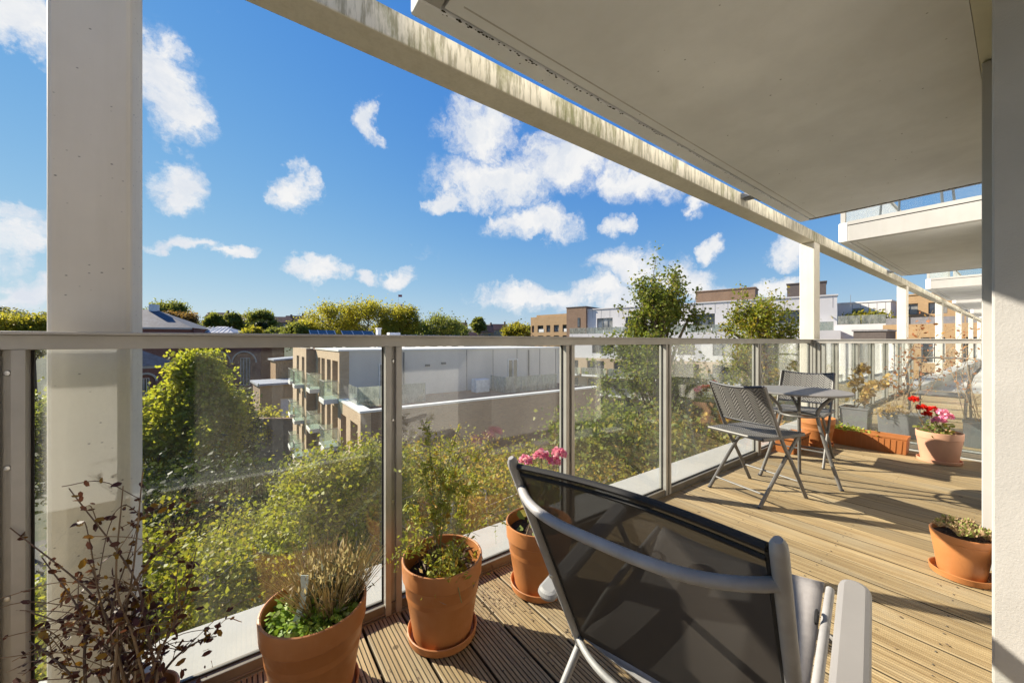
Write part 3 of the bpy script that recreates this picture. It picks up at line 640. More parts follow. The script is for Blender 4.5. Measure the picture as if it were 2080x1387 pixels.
# ------------------------------------------------------------------ pots and plants
M['terra'] = plain('terracotta_plastic', (.53, .215, .075), .42, .10, 7, .15, 60, .001, tint=(.48, .190, .064))
M['terra'] = pot_mat('terracotta_plastic', (.54, .22, .076), (.46, .178, .058), (.66, .40, .24))
M['terra_pale'] = plain('pale_terracotta', (.64, .35, .23), .55, .08, 4, .1, 60, .001)
M['terra_trough'] = plain('trough_terracotta', (.46, .17, .055), .45, .08, 4)
M['soil'] = plain('potting_soil', (.045, .022, .013), .95, .5, 60, 1.0, 120, .01)
M['grey_planter'] = plain('zinc_planter', (.15, .16, .175), .6, .15, 5)
M['stem'] = plain('twig_brown', (.27, .19, .115), .8, .3, 20)
M['stem_dark'] = plain('twig_dark', (.17, .115, .08), .8, .3, 20)
M['stem_green'] = plain('stem_green', (.20, .22, .08), .7, .2, 20)
M['berberis'] = leaf_mat('barberry_leaf', (.05, .018, .022), (.14, .05, .03), (.30, .17, .02), .22, .5, .25)
M['mint'] = leaf_mat('mint_leaf', (.16, .27, .03), (.36, .50, .08), (.45, .52, .14), .1, .5, .3)
M['straw'] = leaf_mat('dry_lavender', (.46, .35, .22), (.64, .52, .36), (.28, .26, .17), .25, .8, .35)
M['sage'] = leaf_mat('lavender_leaf', (.12, .13, .085), (.22, .22, .14), (.10, .09, .05), .2, .7, .2)
M['feather'] = leaf_mat('feathery_leaf', (.24, .27, .04), (.44, .45, .09), (.50, .28, .05), .12, .6, .35)
M['geranium'] = leaf_mat('geranium_leaf', (.15, .19, .05), (.30, .33, .09), (.40, .33, .08), .25, .6, .3)
M['petal_red'] = leaf_mat('red_petal', (.62, .012, .012), (.78, .05, .02), (.70, .02, .02), .05, .5, .3)
M['petal_pink'] = leaf_mat('pink_petal', (.72, .19, .42), (.85, .38, .58), (.9, .6, .7), .15, .5, .35)
M['sedum'] = leaf_mat('sedum_leaf', (.34, .22, .14), (.52, .40, .24), (.26, .33, .08), .25, .6, .2)
M['golden'] = leaf_mat('golden_dry_leaf', (.42, .27, .08), (.62, .46, .18), (.30, .16, .05), .15, .7, .35)
M['rust'] = leaf_mat('rusty_leaf', (.24, .08, .03), (.40, .17, .06), (.5, .28, .08), .2, .7, .3)
M['fresh'] = leaf_mat('trough_leaf', (.30, .38, .05), (.48, .52, .10), (.5, .5, .12), .1, .6, .35)
M['label_white'] = plain('plant_marker', (.62, .70, .64), .5, .04, 4)

def leaf_arrays(P, size, rng, elong=1.8, dirs=None, flat=.0, fold=.25, jitter=.35, hexa=False):
    """one diamond leaf of two triangles per point"""
    P = np.asarray(P, float); n = len(P)
    if dirs is None:
        d = rng.normal(size=(n, 3)); d[:, 2] *= (1 - flat)
    else:
        d = np.asarray(dirs, float) + rng.normal(size=(n, 3)) * jitter
    d /= np.linalg.norm(d, axis=1, keepdims=True) + 1e-9
    r = rng.normal(size=(n, 3)); s = np.cross(d, r); s /= np.linalg.norm(s, axis=1, keepdims=True) + 1e-9
    if flat: s[:, 2] *= (1 - flat); s /= np.linalg.norm(s, axis=1, keepdims=True) + 1e-9
    nn = np.cross(d, s); sz = size * rng.uniform(.5, 1.45, size=(n, 1)); h = sz * elong * .5; w = sz * .5
    a = P - d * h; c = P + d * h; m = P - d * h * .1 
    b = m + s * w + nn * w * fold; e = m - s * w + nn * w * fold
    if hexa:                                              # rounder blade of six corners
        m2 = P + d * h * .45; q = .78; lift = nn * w * fold
        return np.stack([a, m - d * h * .35 + s * w * q + lift, m2 + s * w * q + lift * .8, c, m2 - s * w * q + lift * .8, m - d * h * .35 - s * w * q + lift], 1).reshape(-1, 3)
    return np.stack([a, b, c, e], 1).reshape(-1, 3)
def leaves_obj(name, P, size, mat, parent, rng, W=False, **kw):
    K = 6 if kw.get('hexa') else 4
    V = leaf_arrays(P, size, rng, **kw)
    if W and parent is not None:
        inv = np.array(MATX[parent.name].inverted()); V = V @ inv[:3, :3].T + inv[:3, 3]
    n = len(V) // K; me = bpy.data.meshes.new(name)
    me.vertices.add(K * n); me.vertices.foreach_set('co', V.astype(np.float32).ravel())
    me.loops.add(K * n); me.loops.foreach_set('vertex_index', np.arange(K * n, dtype=np.int32))
    me.polygons.add(n); me.polygons.foreach_set('loop_start', np.arange(0, K * n, K, dtype=np.int32)); me.polygons.foreach_set('loop_total', np.full(n, K, np.int32))
    me.materials.append(mat); me.update(calc_edges=True); me.validate()
    return link(name, me, parent)

def pot(label, loc, r, h, mat='terra', group='terracotta flower pots', base=.72, sat=None, sat_r=None, soil=.84, rim=.2):
    zb = .0
    if sat:
        mb = MB(); R = sat_r or r * base + .022
        mb.lathe([(0, 0), (R - .012, 0), (R - .004, .004), (R, .030), (R - .003, .032), (R - .0065, .030), (R - .014, .008), (0, .007)], n=40)
        s = mb.build('saucer', M[mat]); s.location = loc; tag(s, sat, 'saucer', 'terracotta saucers'); zb = .0075
    t = thing('flower_pot', label, 'pot', (loc[0], loc[1], loc[2] + zb), 0, group)
    rb = r * base; hr = h * (1 - rim); rm = rb + (r - rb) * .80
    mb = MB(); mb.lathe([(0, 0), (rb - .006, 0), (rb, .004), (rm, hr - .004), (r - .006, hr), (r - .003, hr + .003), (r, h - .004), (r - .001, h), (r - .005, h + .0015), (r - .009, h - .001), (r - .012, h * .75), (r - .016, h * .55)], n=48)
    mb.build('pot_body', M[mat], t, angle=28)
    mb = MB(); k = h * soil; rr = r - .013
    rg = random.Random(int(loc[0] * 1000)); n = 24; vs = [(0, 0, k + .006)]
    for q in (.35, .7, 1.0):
        for j in range(n):
            a = 2 * math.pi * j / n; vs.append((rr * q * math.cos(a), rr * q * math.sin(a), k + (rg.uniform(-.006, .008) if q < 1 else -.002)))
    fs = [(0, 1 + j, 1 + (j+1) % n) for j in range(n)] + [(1+q*n+j, 1+q*n+(j+1) % n, 1+(q+1)*n+(j+1) % n, 1+(q+1)*n+j)[::-1] for q in range(2) for j in range(n)]
    mb.add(vs, fs, True); mb.build('soil', M['soil'], t)
    return t, loc[2] + zb + k
def W3(px, py, d): x, y = at(px, d); return Vector((x, y, zat(py, d)))

# pot with barberry at the left edge
C0 = (-.22, 1.334, 0)
pot('small terracotta pot of the twiggy barberry at bottom left', C0, .085, .19, soil=.8)
t = thing('barberry', 'sparse barberry with dark red leaves in the bottom left corner', 'plant', (C0[0], C0[1], .16))
r = random.Random(21); rng = np.random.default_rng(21)
tips = [(290, 955, 1.0), (20, 1070, .93), (30, 1230, .95), (85, 1130, .96), (180, 1085, .95), (270, 1100, 1.0), (250, 985, .98), (140, 990, .97), (350, 1060, 1.02), (400, 1110, 1.04), (330, 1180, 1.03), (440, 1290, 1.05), (215, 1200, .97), (60, 1300, .92),
        (310, 1230, 1.0), (150, 1260, .95), (390, 1240, 1.05), (240, 1290, .98), (200, 1330, .96), (110, 1345, .93), (280, 1310, .99)]
LP = []; mbs = [MB(), MB()]
for i, (px, py, d) in enumerate(tips):
    tip = W3(px, py, d); b0 = Vector((C0[0] + r.uniform(-.07, .07), C0[1] + r.uniform(-.06, .06), .165))
    if px < 120: b0.x -= .10 * r.random()
    mid = b0.lerp(tip, .5) + Vector((r.uniform(-.04, .04), r.uniform(-.03, .03), .05))
    pts = arc([b0, b0.lerp(mid, .5) + Vector((0, 0, .02)), mid, tip], 7); n = len(pts)
    mbs[i % 2].tube(pts, [.0042 - .0030 * k / n for k in range(n)], 5)
    dens = 26 if i in (0, 1, 3, 9, 13) else 15
    for k in range(dens):
        q = pts[int((.25 + .75 * r.random() ** .8) * (n - 1))]; LP.append(q + Vector((r.gauss(0, .006), r.gauss(0, .006), r.gauss(0, .006))))
    for k in range(r.randint(3, 6)):                     # fine side twigs
        q = pts[int((.3 + .68 * r.random()) * (n - 1))]; a = r.uniform(0, 6.28); l = r.uniform(.06, .22)
        e = q + Vector((math.cos(a) * l, math.sin(a) * l * .4, r.uniform(-.02, .16))); m_ = q.lerp(e, .5) + Vector((0, 0, .03))
        tw = arc([q, m_, e], 5); mbs[(i + 1) % 2].tube(tw, .0011, 4, False)
        for kk in range(r.randint(2, 9)): LP.append(tw[r.randrange(len(tw))] + Vector((r.gauss(0, .004), r.gauss(0, .004), r.gauss(0, .004))))
for k in range(110):
    a = r.uniform(0, 6.28); q = r.random() ** .6 * .17; LP.append(Vector((C0[0] + q * math.cos(a), C0[1] + q * .7 * math.sin(a), .18 + r.random() ** 1.6 * .26)))
mbs[0].build('stems', M['stem'], t, W=True); mbs[1].build('twigs', M['stem_dark'], t, W=True)
leaves_obj('leaves', LP, .0115, M['berberis'], t, rng, W=True, elong=1.6, hexa=True)

def blades(parent, name, base, n, rad, h, spread, mat, rng, w=.004, lean=None, segs=3):
    """upright dry blades, each a thin three-sided strip"""
    mb = MB(); r = random.Random(int(rng.integers(1e6)))
    for i in range(n):
        a = r.uniform(0, 6.28); q = r.random() ** .5 * rad; b = Vector((base[0] + q * math.cos(a), base[1] + q * math.sin(a), base[2]))
        dr = Vector((math.cos(a), math.sin(a), 0)) * spread * (q / rad) + Vector((r.gauss(0, .25), r.gauss(0, .25), 0)) * spread + (Vector(lean) if lean else Vector())
        hh = h * r.uniform(.5, 1.1); pts = [b + dr * hh * (s / segs) ** 1.4 + Vector((0, 0, hh * s / segs)) for s in range(segs + 1)]
        mb.tube(pts, [w * (1 - .55 * s / segs) for s in range(segs + 1)], 3, False)
    return mb.build(name, mat, parent, W=True)
# pot 1: dry lavender and mint
C1 = (.184, 1.296, 0)
_, zs = pot('large terracotta pot with dry lavender and green mint', C1, .150, .285, sat='wide saucer under the large lavender pot', sat_r=.128, rim=.23)
rng = np.random.default_rng(5)
t = thing('lavender', 'dry straw coloured lavender clump in the large front pot', 'plant', (C1[0] + .03, C1[1] + .02, zs))
blades(t, 'dry_stems', (C1[0] + .045, C1[1] + .03, zs - .01), 420, .088, .170, .55, M['straw'], rng, .0019)
P = np.array([C1[0] + .05, C1[1] + .02, zs + .05]) + rng.normal(size=(900, 3)) * (.045, .040, .032); P[:, 2] = np.maximum(P[:, 2], zs)
leaves_obj('grey_leaves', P, .0055, M['sage'], t, rng, W=True, elong=5)
P = np.array([C1[0] + .05, C1[1] + .025, zs + .115]) + rng.normal(size=(420, 3)) * (.052, .048, .030)
tag(leaves_obj('seed_heads', P, .0050, M['straw'], t, rng, W=True, elong=3.6, dirs=np.tile([0, 0, 1], (420, 1))), kind='stuff')
t = thing('mint', 'low bright green mint filling the front of the large pot', 'plant', (C1[0] - .04, C1[1] - .05, zs))
a = rng.uniform(0, 6.28, 1300); q = rng.random(1300) ** .5 * .128; P = np.stack([C1[0] + q * np.cos(a), C1[1] + q * np.sin(a), zs + .006 + rng.random(1300) ** 1.5 * .040], 1)
P = P[(P[:, 0] - C1[0]) * .62 + (P[:, 1] - C1[1]) * .78 < .045]
leaves_obj('leaves', P, .0125, M['mint'], t, rng, W=True, elong=1.3, flat=.55, hexa=True)
mb = MB(); b0 = Vector((C1[0] - .068, C1[1] - .035, zs)); up = Vector((.035, .012, .15))
side = Vector((.78, -.6, 0)) * .0095
vs = []
for k in range(9):
    f = k / 8; c = b0 + up * f + Vector((.012 * math.sin(f * 3), 0, 0)); w = side * (1.25 if f > .8 else 1.0)
    for s_ in (-1, 1):
        for th in (-1, 1): vs.append(c + w * s_ + Vector((.6, .78, 0)) * .0008 * th)
fs = []
for k in range(8):
    o = 4 * k; fs += [(o, o+2, o+6, o+4), (o+1, o+5, o+7, o+3), (o, o+4, o+5, o+1), (o+2, o+3, o+7, o+6)]
fs += [(0, 1, 3, 2), (32, 34, 35, 33)]
mb.add(vs, fs, True); tag(mb.build('plant_marker', M['label_white']), 'pale plastic plant marker stuck into the mint pot', 'plant marker')

# pot 2: feathery green plant
C2 = (.617, 1.298, 0)
_, zs = pot('terracotta pot beside the post with a feathery green plant', C2, .150, .285, sat='saucer under the feathery plant pot', sat_r=.130, rim=.23, soil=.74)
rng = np.random.default_rng(9); r = random.Random(9)
t = thing('feathery_plant', 'wispy yellow green feathery plant in the pot beside the post', 'plant', (C2[0], C2[1], zs))
mb = MB(); LP = []
tg = [(-.05, .06, .36), (.03, .08, .46), (.10, .04, .42), (-.12, .05, .26), (.16, .02, .30), (.06, -.02, .33), (-.02, .10, .52), (.20, .06, .38), (-.17, .02, .12), (-.02, -.14, .04), (-.01, -.17, -.03), (.12, .10, .50), (.01, .03, .30), (.24, -.02, .10), (.30, -.01, .08)]
for i, (dx, dy, dz) in enumerate(tg):
    b0 = Vector((C2[0] + r.uniform(-.04, .04), C2[1] + r.uniform(-.02, .05), zs)); e = Vector((C2[0] + dx, C2[1] + dy, zs + .02 + dz))
    pts = arc([b0, b0.lerp(e, .55) + Vector((0, 0, .06 + (.06 if dz < .1 else 0))), e], 8); mb.tube(pts, .0016, 4, False); n = len(pts)
    for k in range(10):
        q = pts[int((.25 + .75 * r.random()) * (n - 1))]; s = q + Vector((r.gauss(0, .045), r.gauss(0, .035), r.gauss(.01, .03))); mb.tube([q, s], .0008, 3, False)
        for kk in range(14 if i not in (13, 14) else 2): LP.append(q.lerp(s, r.random()) + Vector((r.gauss(0, .009), r.gauss(0, .009), r.gauss(0, .009))))
for k in range(420): LP.append(Vector((C2[0] + r.gauss(-.005, .045), C2[1] + r.gauss(-.05, .03), zs + .012 + abs(r.gauss(0, .03)))))
mb.build('stems', M['stem_green'], t, W=True); leaves_obj('leaves', LP, .0080, M['feather'], t, rng, W=True, elong=2.6)
LP = [Vector((C2[0] + r.gauss(.02, .05), C2[1] + r.gauss(.02, .05), zs + abs(r.gauss(0, .035)))) for k in range(350)]
tag(leaves_obj('dry_litter', LP, .007, M['stem_dark'], t, rng, W=True, elong=5), kind='stuff')

# flowers
def flower_head(mb_pts, c, rad, n, r):
    for k in range(n):
        a = r.uniform(0, 6.28); b = math.acos(r.uniform(-.35, 1)); mb_pts.append((c + Vector((math.sin(b) * math.cos(a), math.sin(b) * math.sin(a), math.cos(b) * .75)) * rad * r.uniform(.75, 1.05)))
def geranium(label, base, stems, heads, leaves_n, lr, lh, seed):
    t = thing('geranium', label, 'plant', base); r = random.Random(seed); rng = np.random.default_rng(seed); mb = MB()
    B = Vector(base)
    for (v, mat, rad) in heads:
        e = B + Vector(v); mb.tube(arc([B + Vector((r.gauss(0, .02), r.gauss(0, .02), 0)), B.lerp(e, .5) + Vector((r.gauss(0, .02), r.gauss(0, .02), .0)), e], 5), .0022, 5, False)
        pts = []; flower_head(pts, e, rad, 70, r); leaves_obj('flower_head', pts, rad * .62, M[mat], t, rng, W=True, elong=1.15, hexa=True)
    for v in stems: 
        e = B + Vector(v); mb.tube(arc([B, B.lerp(e, .5) + Vector((r.gauss(0, .02), r.gauss(0, .02), .01)), e], 5), .0045, 6)
    mb.build('stems', M['stem'], t, W=True)
    P = np.stack([B.x + rng.normal(size=leaves_n) * lr, B.y + rng.normal(size=leaves_n) * lr, B.z + .01 + np.abs(rng.normal(size=leaves_n)) * lh], 1)
    leaves_obj('leaves', P, .030, M['geranium'], t, rng, W=True, elong=1.1, flat=.4, fold=.5, hexa=True)
    return t
C3 = (1.088, 1.289, 0)
_, zs = pot('terracotta pot with pink geranium, half hidden by the mesh chair', C3, .150, .285, sat='saucer under the pink geranium pot by the chair', sat_r=.130, rim=.23)
geranium('pink geranium rising behind the mesh chair back', (C3[0], C3[1], zs), [(.05, .02, .12), (-.06, .03, .10)],
         [((-.055, .03, .315), 'petal_pink', .028), ((.03, .02, .325), 'petal_pink', .034), ((.065, -.03, .305), 'petal_pink', .026), ((.10, -.02, .33), 'petal_pink', .034), ((-.085, -.01, .22), 'petal_pink', .016)], 70, .045, .06, 31)
# far pots
C4 = (4.98, 1.30, 0)
pot('terracotta pot behind the bistro table near the railing corner', C4, .155, .285, sat='saucer under the pot behind the table', rim=.22, sat_r=.14)
C5 = (5.17, .455, 0)
_, zs = pot('pale pink terracotta pot with red and pink geraniums', C5, .150, .27, 'terra_pale', sat='saucer pushed askew under the pale geranium pot', sat_r=.145, rim=.23, base=.78)
geranium('red and pink geranium in the pale pot by the end railing', (C5[0], C5[1], zs), [(-.02, .10, .13), (.03, -.06, .10), (-.05, .12, .16), (.0, .05, .17)],
         [((-.02, .155, .315), 'petal_red', .036), ((-.03, .10, .245), 'petal_red', .038), ((-.03, .04, .240), 'petal_red', .034), ((-.05, .07, .195), 'petal_red', .030), ((-.03, -.02, .225), 'petal_pink', .040), ((-.05, -.055, .19), 'petal_pink', .038), ((-.08, -.005, .150), 'petal_pink', .042)], 170, .055, .075, 32)
C6 = (2.735, .172, 0)
_, zs = pot('small orange pot of succulents standing against the white pier', C6, .102, .195, sat='saucer under the small succulent pot by the pier', sat_r=.105, rim=.17, base=.74, soil=.92)
t = thing('succulent', 'clustered pinkish succulent rosettes in the small orange pot', 'plant', (C6[0], C6[1], zs)); rng = np.random.default_rng(14); r = random.Random(14); P = []; D = []
for k in range(46):
    a = r.uniform(0, 6.28); q = r.random() ** .5 * .090; c = Vector((C6[0] + q * math.cos(a), C6[1] + q * math.sin(a), zs + .026 + .018 * r.random()))
    for j in range(26):
        b = r.uniform(0, 6.28); e = r.uniform(.2, 1.2); d = Vector((math.cos(b) * math.sin(e), math.sin(b) * math.sin(e), math.cos(e))); P.append(c + d * .014); D.append(d)
leaves_obj('rosettes', P, .0088, M['sedum'], t, rng, W=True, elong=3.0, hexa=True, dirs=np.array(D), jitter=.12, fold=.5)
# troughs
def trough(label, x0, x1, y0, y1, h, mat, ribs=True, cat='planter', group=None):
    t = thing('trough', label, cat, ((x0 + x1) / 2, (y0 + y1) / 2, 0), 0, group); cx, cy = (x0 + x1) / 2, (y0 + y1) / 2; s = .86
    mb = MB(); hx, hy = (x1 - x0) / 2, (y1 - y0) / 2
    def ring(k, z): return [(cx - hx * k, cy - hy * (1 - (1 - k) * hx / hy if hy > hx else k), z), (cx + hx * k, cy - hy * (1 - (1 - k) * hx / hy if hy > hx else k), z), (cx + hx * k, cy + hy * (1 - (1 - k) * hx / hy if hy > hx else k), z), (cx - hx * k, cy + hy * (1 - (1 - k) * hx / hy if hy > hx else k), z)]
    vs = ring(s, 0) + ring(.95, h - .022) + ring(1.0, h - .020) + ring(1.0, h) + ring(.93, h) + ring(.90, h * .72)
    fs = [(3, 2, 1, 0)] + [(4*k+j, 4*k+(j+1) % 4, 4*k+4+(j+1) % 4, 4*k+4+j) for k in range(5) for j in range(4)]
    mb.add(vs, fs); mb.build('trough_body', M[mat], t, W=True, bevel=.004)
    mb = MB(); mb.box(cx - hx * .90, cx + hx * .90, cy - hy * .955, cy + hy * .955, h * .68, h * .80); mb.build('soil', M['soil'], t, W=True)
    if ribs:
        n = int(hy * 2 / .045) if hy > hx else int(hx * 2 / .045)
        for i in range(n):
            f = (i + .5) / n * 2 - 1; rb = MB()
            for sg in ((-1,) if hy > hx else (-1,)):
                if hy > hx: rb.beam((cx - hx * (s + .012) - .0005, cy + hy * .90 * f, h * .06), (cx - hx * .945, cy + hy * .94 * f, h - .03), .012, .007, up=(1, 0, 0))
                else: rb.beam((cx + hx * .90 * f, cy - hy * (s + .012), h * .06), (cx + hx * .94 * f, cy - hy * .945, h - .03), .012, .007, up=(0, 1, 0))
            rb.build('rib', M[mat], t, W=True)
    return t
trough('ribbed orange plastic trough along the end railing', 5.17, 5.36, .655, 1.245, .165, 'terra_trough', group='orange troughs')
trough('orange trough by the long railing, left of the table legs', 4.30, 4.78, 1.30, 1.47, .16, 'terra_trough', group='orange troughs')
rng = np.random.default_rng(3)
t = thing('seedlings', 'yellow green seedlings at the left end of the orange trough', 'plant', (5.26, 1.13, .13))
P = np.array([5.25, 1.12, .165]) + rng.normal(size=(420, 3)) * (.045, .085, .018); leaves_obj('leaves', P, .016, M['fresh'], t, rng, W=True, elong=1.6)
# ------------------------------------------------------------------ next flat's planters, dry plants and chair
trough('square grey planter behind the end glass near the corner', 6.12, 6.40, 1.10, 1.38, .28, 'grey_planter', ribs=False, group='grey planters next door')
trough('long grey planter behind the end glass above the orange trough', 6.10, 6.34, .62, 1.03, .27, 'grey_planter', ribs=False, group='grey planters next door')
trough('grey planter next door beside the wall', 6.10, 6.36, .16, .38, .28, 'grey_planter', ribs=False, group='grey planters next door')
def dry_plant(label, base, tips, leaf, nl, size, seed, sig=.03, start=.3, name='dry_plant'):
    t = thing(name, label, 'plant', base); r = random.Random(seed); rng = np.random.default_rng(seed); mb = MB(); P = []
    for v in tips:
        B = Vector(base) + Vector((r.gauss(0, .04), r.gauss(0, .04), 0)); e = Vector(base) + Vector(v); pts = arc([B, B.lerp(e, .5) + Vector((r.gauss(0, .05), r.gauss(0, .05), .03)), e], 8); mb.tube(pts, [.004 - .0025 * k / len(pts) for k in range(len(pts))], 5)
        for k in range(5):
            q = pts[int((.3 + .7 * r.random()) * (len(pts) - 1))]; mb.tube([q, q + Vector((r.gauss(0, .08), r.gauss(0, .08), r.uniform(0, .14)))], .0014, 4, False)
        for k in range(nl): q = pts[int((start + (1 - start) * r.random()) * (len(pts) - 1))]; P.append(q + Vector((r.gauss(0, sig), r.gauss(0, sig), r.gauss(0, sig))))
    mb.build('stems', M['stem'], t, W=True); leaves_obj('leaves', P, size, M[leaf], t, rng, W=True, elong=1.5, hexa=True)
dry_plant('golden dry leaved climber in the square grey planter next door', (6.26, 1.22, .21), [(-.02, -.09, .64), (.0, -.30, .48), (.05, .05, .40), (-.03, -.14, .40)], 'golden', 95, .038, 41, .026)
dry_plant('bare twigs with rusty leaves in the long grey planter next door', (6.22, .84, .20), [(.1, -.15, 1.12), (0, -.25, 1.25), (.05, -.35, 1.05), (-.02, .05, .7), (.1, -.5, 1.1), (.0, -.05, .95), (.15, -.4, .85), (.0, .12, .45)], 'rust', 42, .022, 42, .05, .45)
dry_plant('thin bare stemmed plant in the grey planter beside the wall next door', (6.22, .27, .21), [(0, .02, .75), (.1, .12, .9), (-.05, .15, .6), (.12, -.02, 1.0), (.0, .22, .8), (.05, .1, 1.05)], 'rust', 22, .016, 43, .05, .4)
dry_plant('trailing dry stems along the front of the long grey planter', (6.12, .95, .24), [(-.05, .1, .02), (-.04, -.15, .05), (-.03, -.2, .10), (-.06, 0, .12)], 'golden', 40, .02, 44, .03, .1)
t = thing('metal_armchair', 'grey curved metal armchair on the next deck behind the glass', 'chair', (7.35, .62, 0))
mb = MB(); mb.tube(arc([(7.05, .42, .003), (7.02, .40, .45), (7.05, .36, .68), (7.25, .33, .74), (7.58, .34, .86), (7.64, .62, .88), (7.58, .90, .86), (7.25, .93, .74), (7.05, .90, .68), (7.02, .88, .45), (7.05, .86, .003)], 6), .014, 8); mb.build('arm_frame', M['bistro'], t, W=True)
mb = MB(); mb.tube([(7.60, .42, .80), (7.68, .40, .003)], .013, 8); mb.build('leg', M['bistro'], t, W=True)
mb = MB(); mb.tube([(7.60, .84, .80), (7.68, .86, .003)], .013, 8); mb.build('leg', M['bistro'], t, W=True)
mb = MB(); mb.grid(lambda u, v: Vector((7.07 + .50 * u, .40 + .46 * v, .43 - .02 * math.sin(math.pi * u))), 8, 8); s_ = mb.build('seat', M['bistro'], t, W=True); s_.modifiers.new('t', 'SOLIDIFY').thickness = .02

# crumbs of soil and dropped leaves around the pots
rng = np.random.default_rng(61); P = []
for (cx, cy, sx, sy, n) in ((.86, 1.33, .06, .07, 110), (.42, 1.15, .08, .10, 30), (.95, 1.05, .10, .12, 25), (1.35, 1.30, .15, .10, 40), (2.4, 1.2, .8, .2, 30), (4.9, .9, .35, .3, 40), (2.6, .35, .4, .2, 15), (3.2, .7, 1.0, .5, 18)):
    P.append(np.stack([rng.normal(cx, sx, n), np.minimum(rng.normal(cy, sy, n), 1.48), rng.uniform(.001, .004, n)], 1))
tag(leaves_obj('leaf_litter', np.concatenate(P), .0062, M['stem_dark'], None, rng, elong=1.6, flat=.85), 'brown leaf crumbs and soil scattered on the deck around the pots', 'litter', kind='stuff')
# ------------------------------------------------------------------ ground, street, hill
GZ = -12.5
def ground_mat():
    m, nt, N, L, b = new_mat('ground_cover'); tc = N.new('ShaderNodeTexCoord').outputs['Object']
    a = noise(N, L, tc, .12, 5, .6); f = noise(N, L, tc, 3, 5, .7)
    c = mix_rgb(N, L, ramp(N, L, a, .42, .58), (.045, .060, .020), (.10, .09, .06)); c = mix_rgb(N, L, ramp(N, L, f, .4, .7, 0, .6), c, (.03, .035, .015))
    L.new(c, b.inputs['Base Color']); b.inputs['Roughness'].default_value = .95; return m
M['ground'] = ground_mat(); M['asphalt'] = plain('asphalt', (.060, .058, .055), .9, .2, 2, .3, 50, .01)
M['paving'] = plain('pale_paving', (.30, .28, .25), .85, .12, 1.5); M['hill'] = plain('hill_scrub', (.055, .065, .030), .95, .4, .03)
mb = MB(); mb.box(-900, 1600, -900, 1900, GZ - 1, GZ); tag(mb.build('ground', M['ground']), kind='structure')
mb = MB(); mb.box(-60, 3.0, 33.5, 39.5, GZ + .004, GZ + .010); tag(mb.build('road', M['asphalt']), kind='structure')
mb = MB(); mb.box(-60, 3.0, 31.6, 33.4, GZ + .004, GZ + .13); tag(mb.build('pavement', M['paving']), kind='structure')
mb = MB(); r = random.Random(2)
brs = [math.radians(a) for a in np.linspace(-20, 135, 60)]; rad = [130, 170, 220, 280, 360, 460, 600, 900, 1500]; hh = [0, 6, 14, 20.5, 26, 30, 32, 34, 34]
vs = [(R * math.cos(b), R * math.sin(b), GZ - .5 + h * (1 + .12 * math.sin(b * 7 + R * .01)) + (r.uniform(-.6, .6) if h else 0)) for R, h in zip(rad, hh) for b in brs]; n = len(brs)
mb.add(vs, [(k*n+j+1, k*n+j, (k+1)*n+j, (k+1)*n+j+1) for k in range(len(rad)-1) for j in range(n-1)], True); tag(mb.build('hill', M['hill']), kind='structure')

# ------------------------------------------------------------------ building materials
M['tan_brick'] = brick_mat('tan_brick', (.56, .40, .245), (.47, .32, .19), (.40, .34, .26))
M['gold_brick'] = brick_mat('golden_brick', (.46, .285, .125), (.38, .225, .095), (.42, .34, .24))
M['brown_brick'] = brick_mat('brown_brick', (.26, .155, .09), (.20, .115, .07), (.26, .21, .16))
M['red_brick'] = brick_mat('red_brick', (.26, .075, .045), (.20, .055, .035), (.24, .19, .16))
M['dark_brick'] = brick_mat('dark_brick', (.11, .085, .075), (.085, .066, .058), (.14, .12, .11))
M['grey_render'] = plain('grey_render', (.62, .58, .52), .85, .06, .6, stretch=(1, 1, .3))
M['coping'] = plain('white_coping', (.70, .69, .66), .6, .06, 2); M['roof_red'] = plain('red_roof_felt', (.26, .11, .065), .95, .2, 1.2)
M['clad'] = plain('pale_cladding', (.58, .565, .565), .55, .05, .5); M['joint'] = plain('clad_joint', (.22, .21, .215), .8)
M['slate'] = plain('slate_roof', (.075, .078, .095), .65, .35, 1.5, .3, 8, .03); M['stone'] = plain('pale_stone', (.50, .45, .38), .8)
M['lead'] = plain('lead_roof', (.36, .37, .40), .55, .1, 1); M['white_paint'] = plain('white_paint', (.72, .72, .70), .6)
M['solar'] = pane_mat('solar_panel', (.02, .028, .05)); M['milk'] = glass_mat('milky_glass', (.55, .63, .60), dust=.75)
M['clear_far'] = glass_mat('balcony_glass', (.80, .87, .84), dust=.25)
M['roof_tile'] = plain('brown_tiles', (.13, .065, .05), .85, .3, .6); M['wood_fence'] = plain('fence_wood', (.30, .17, .075), .8, .25, 1.5, stretch=(6, 6, 1))

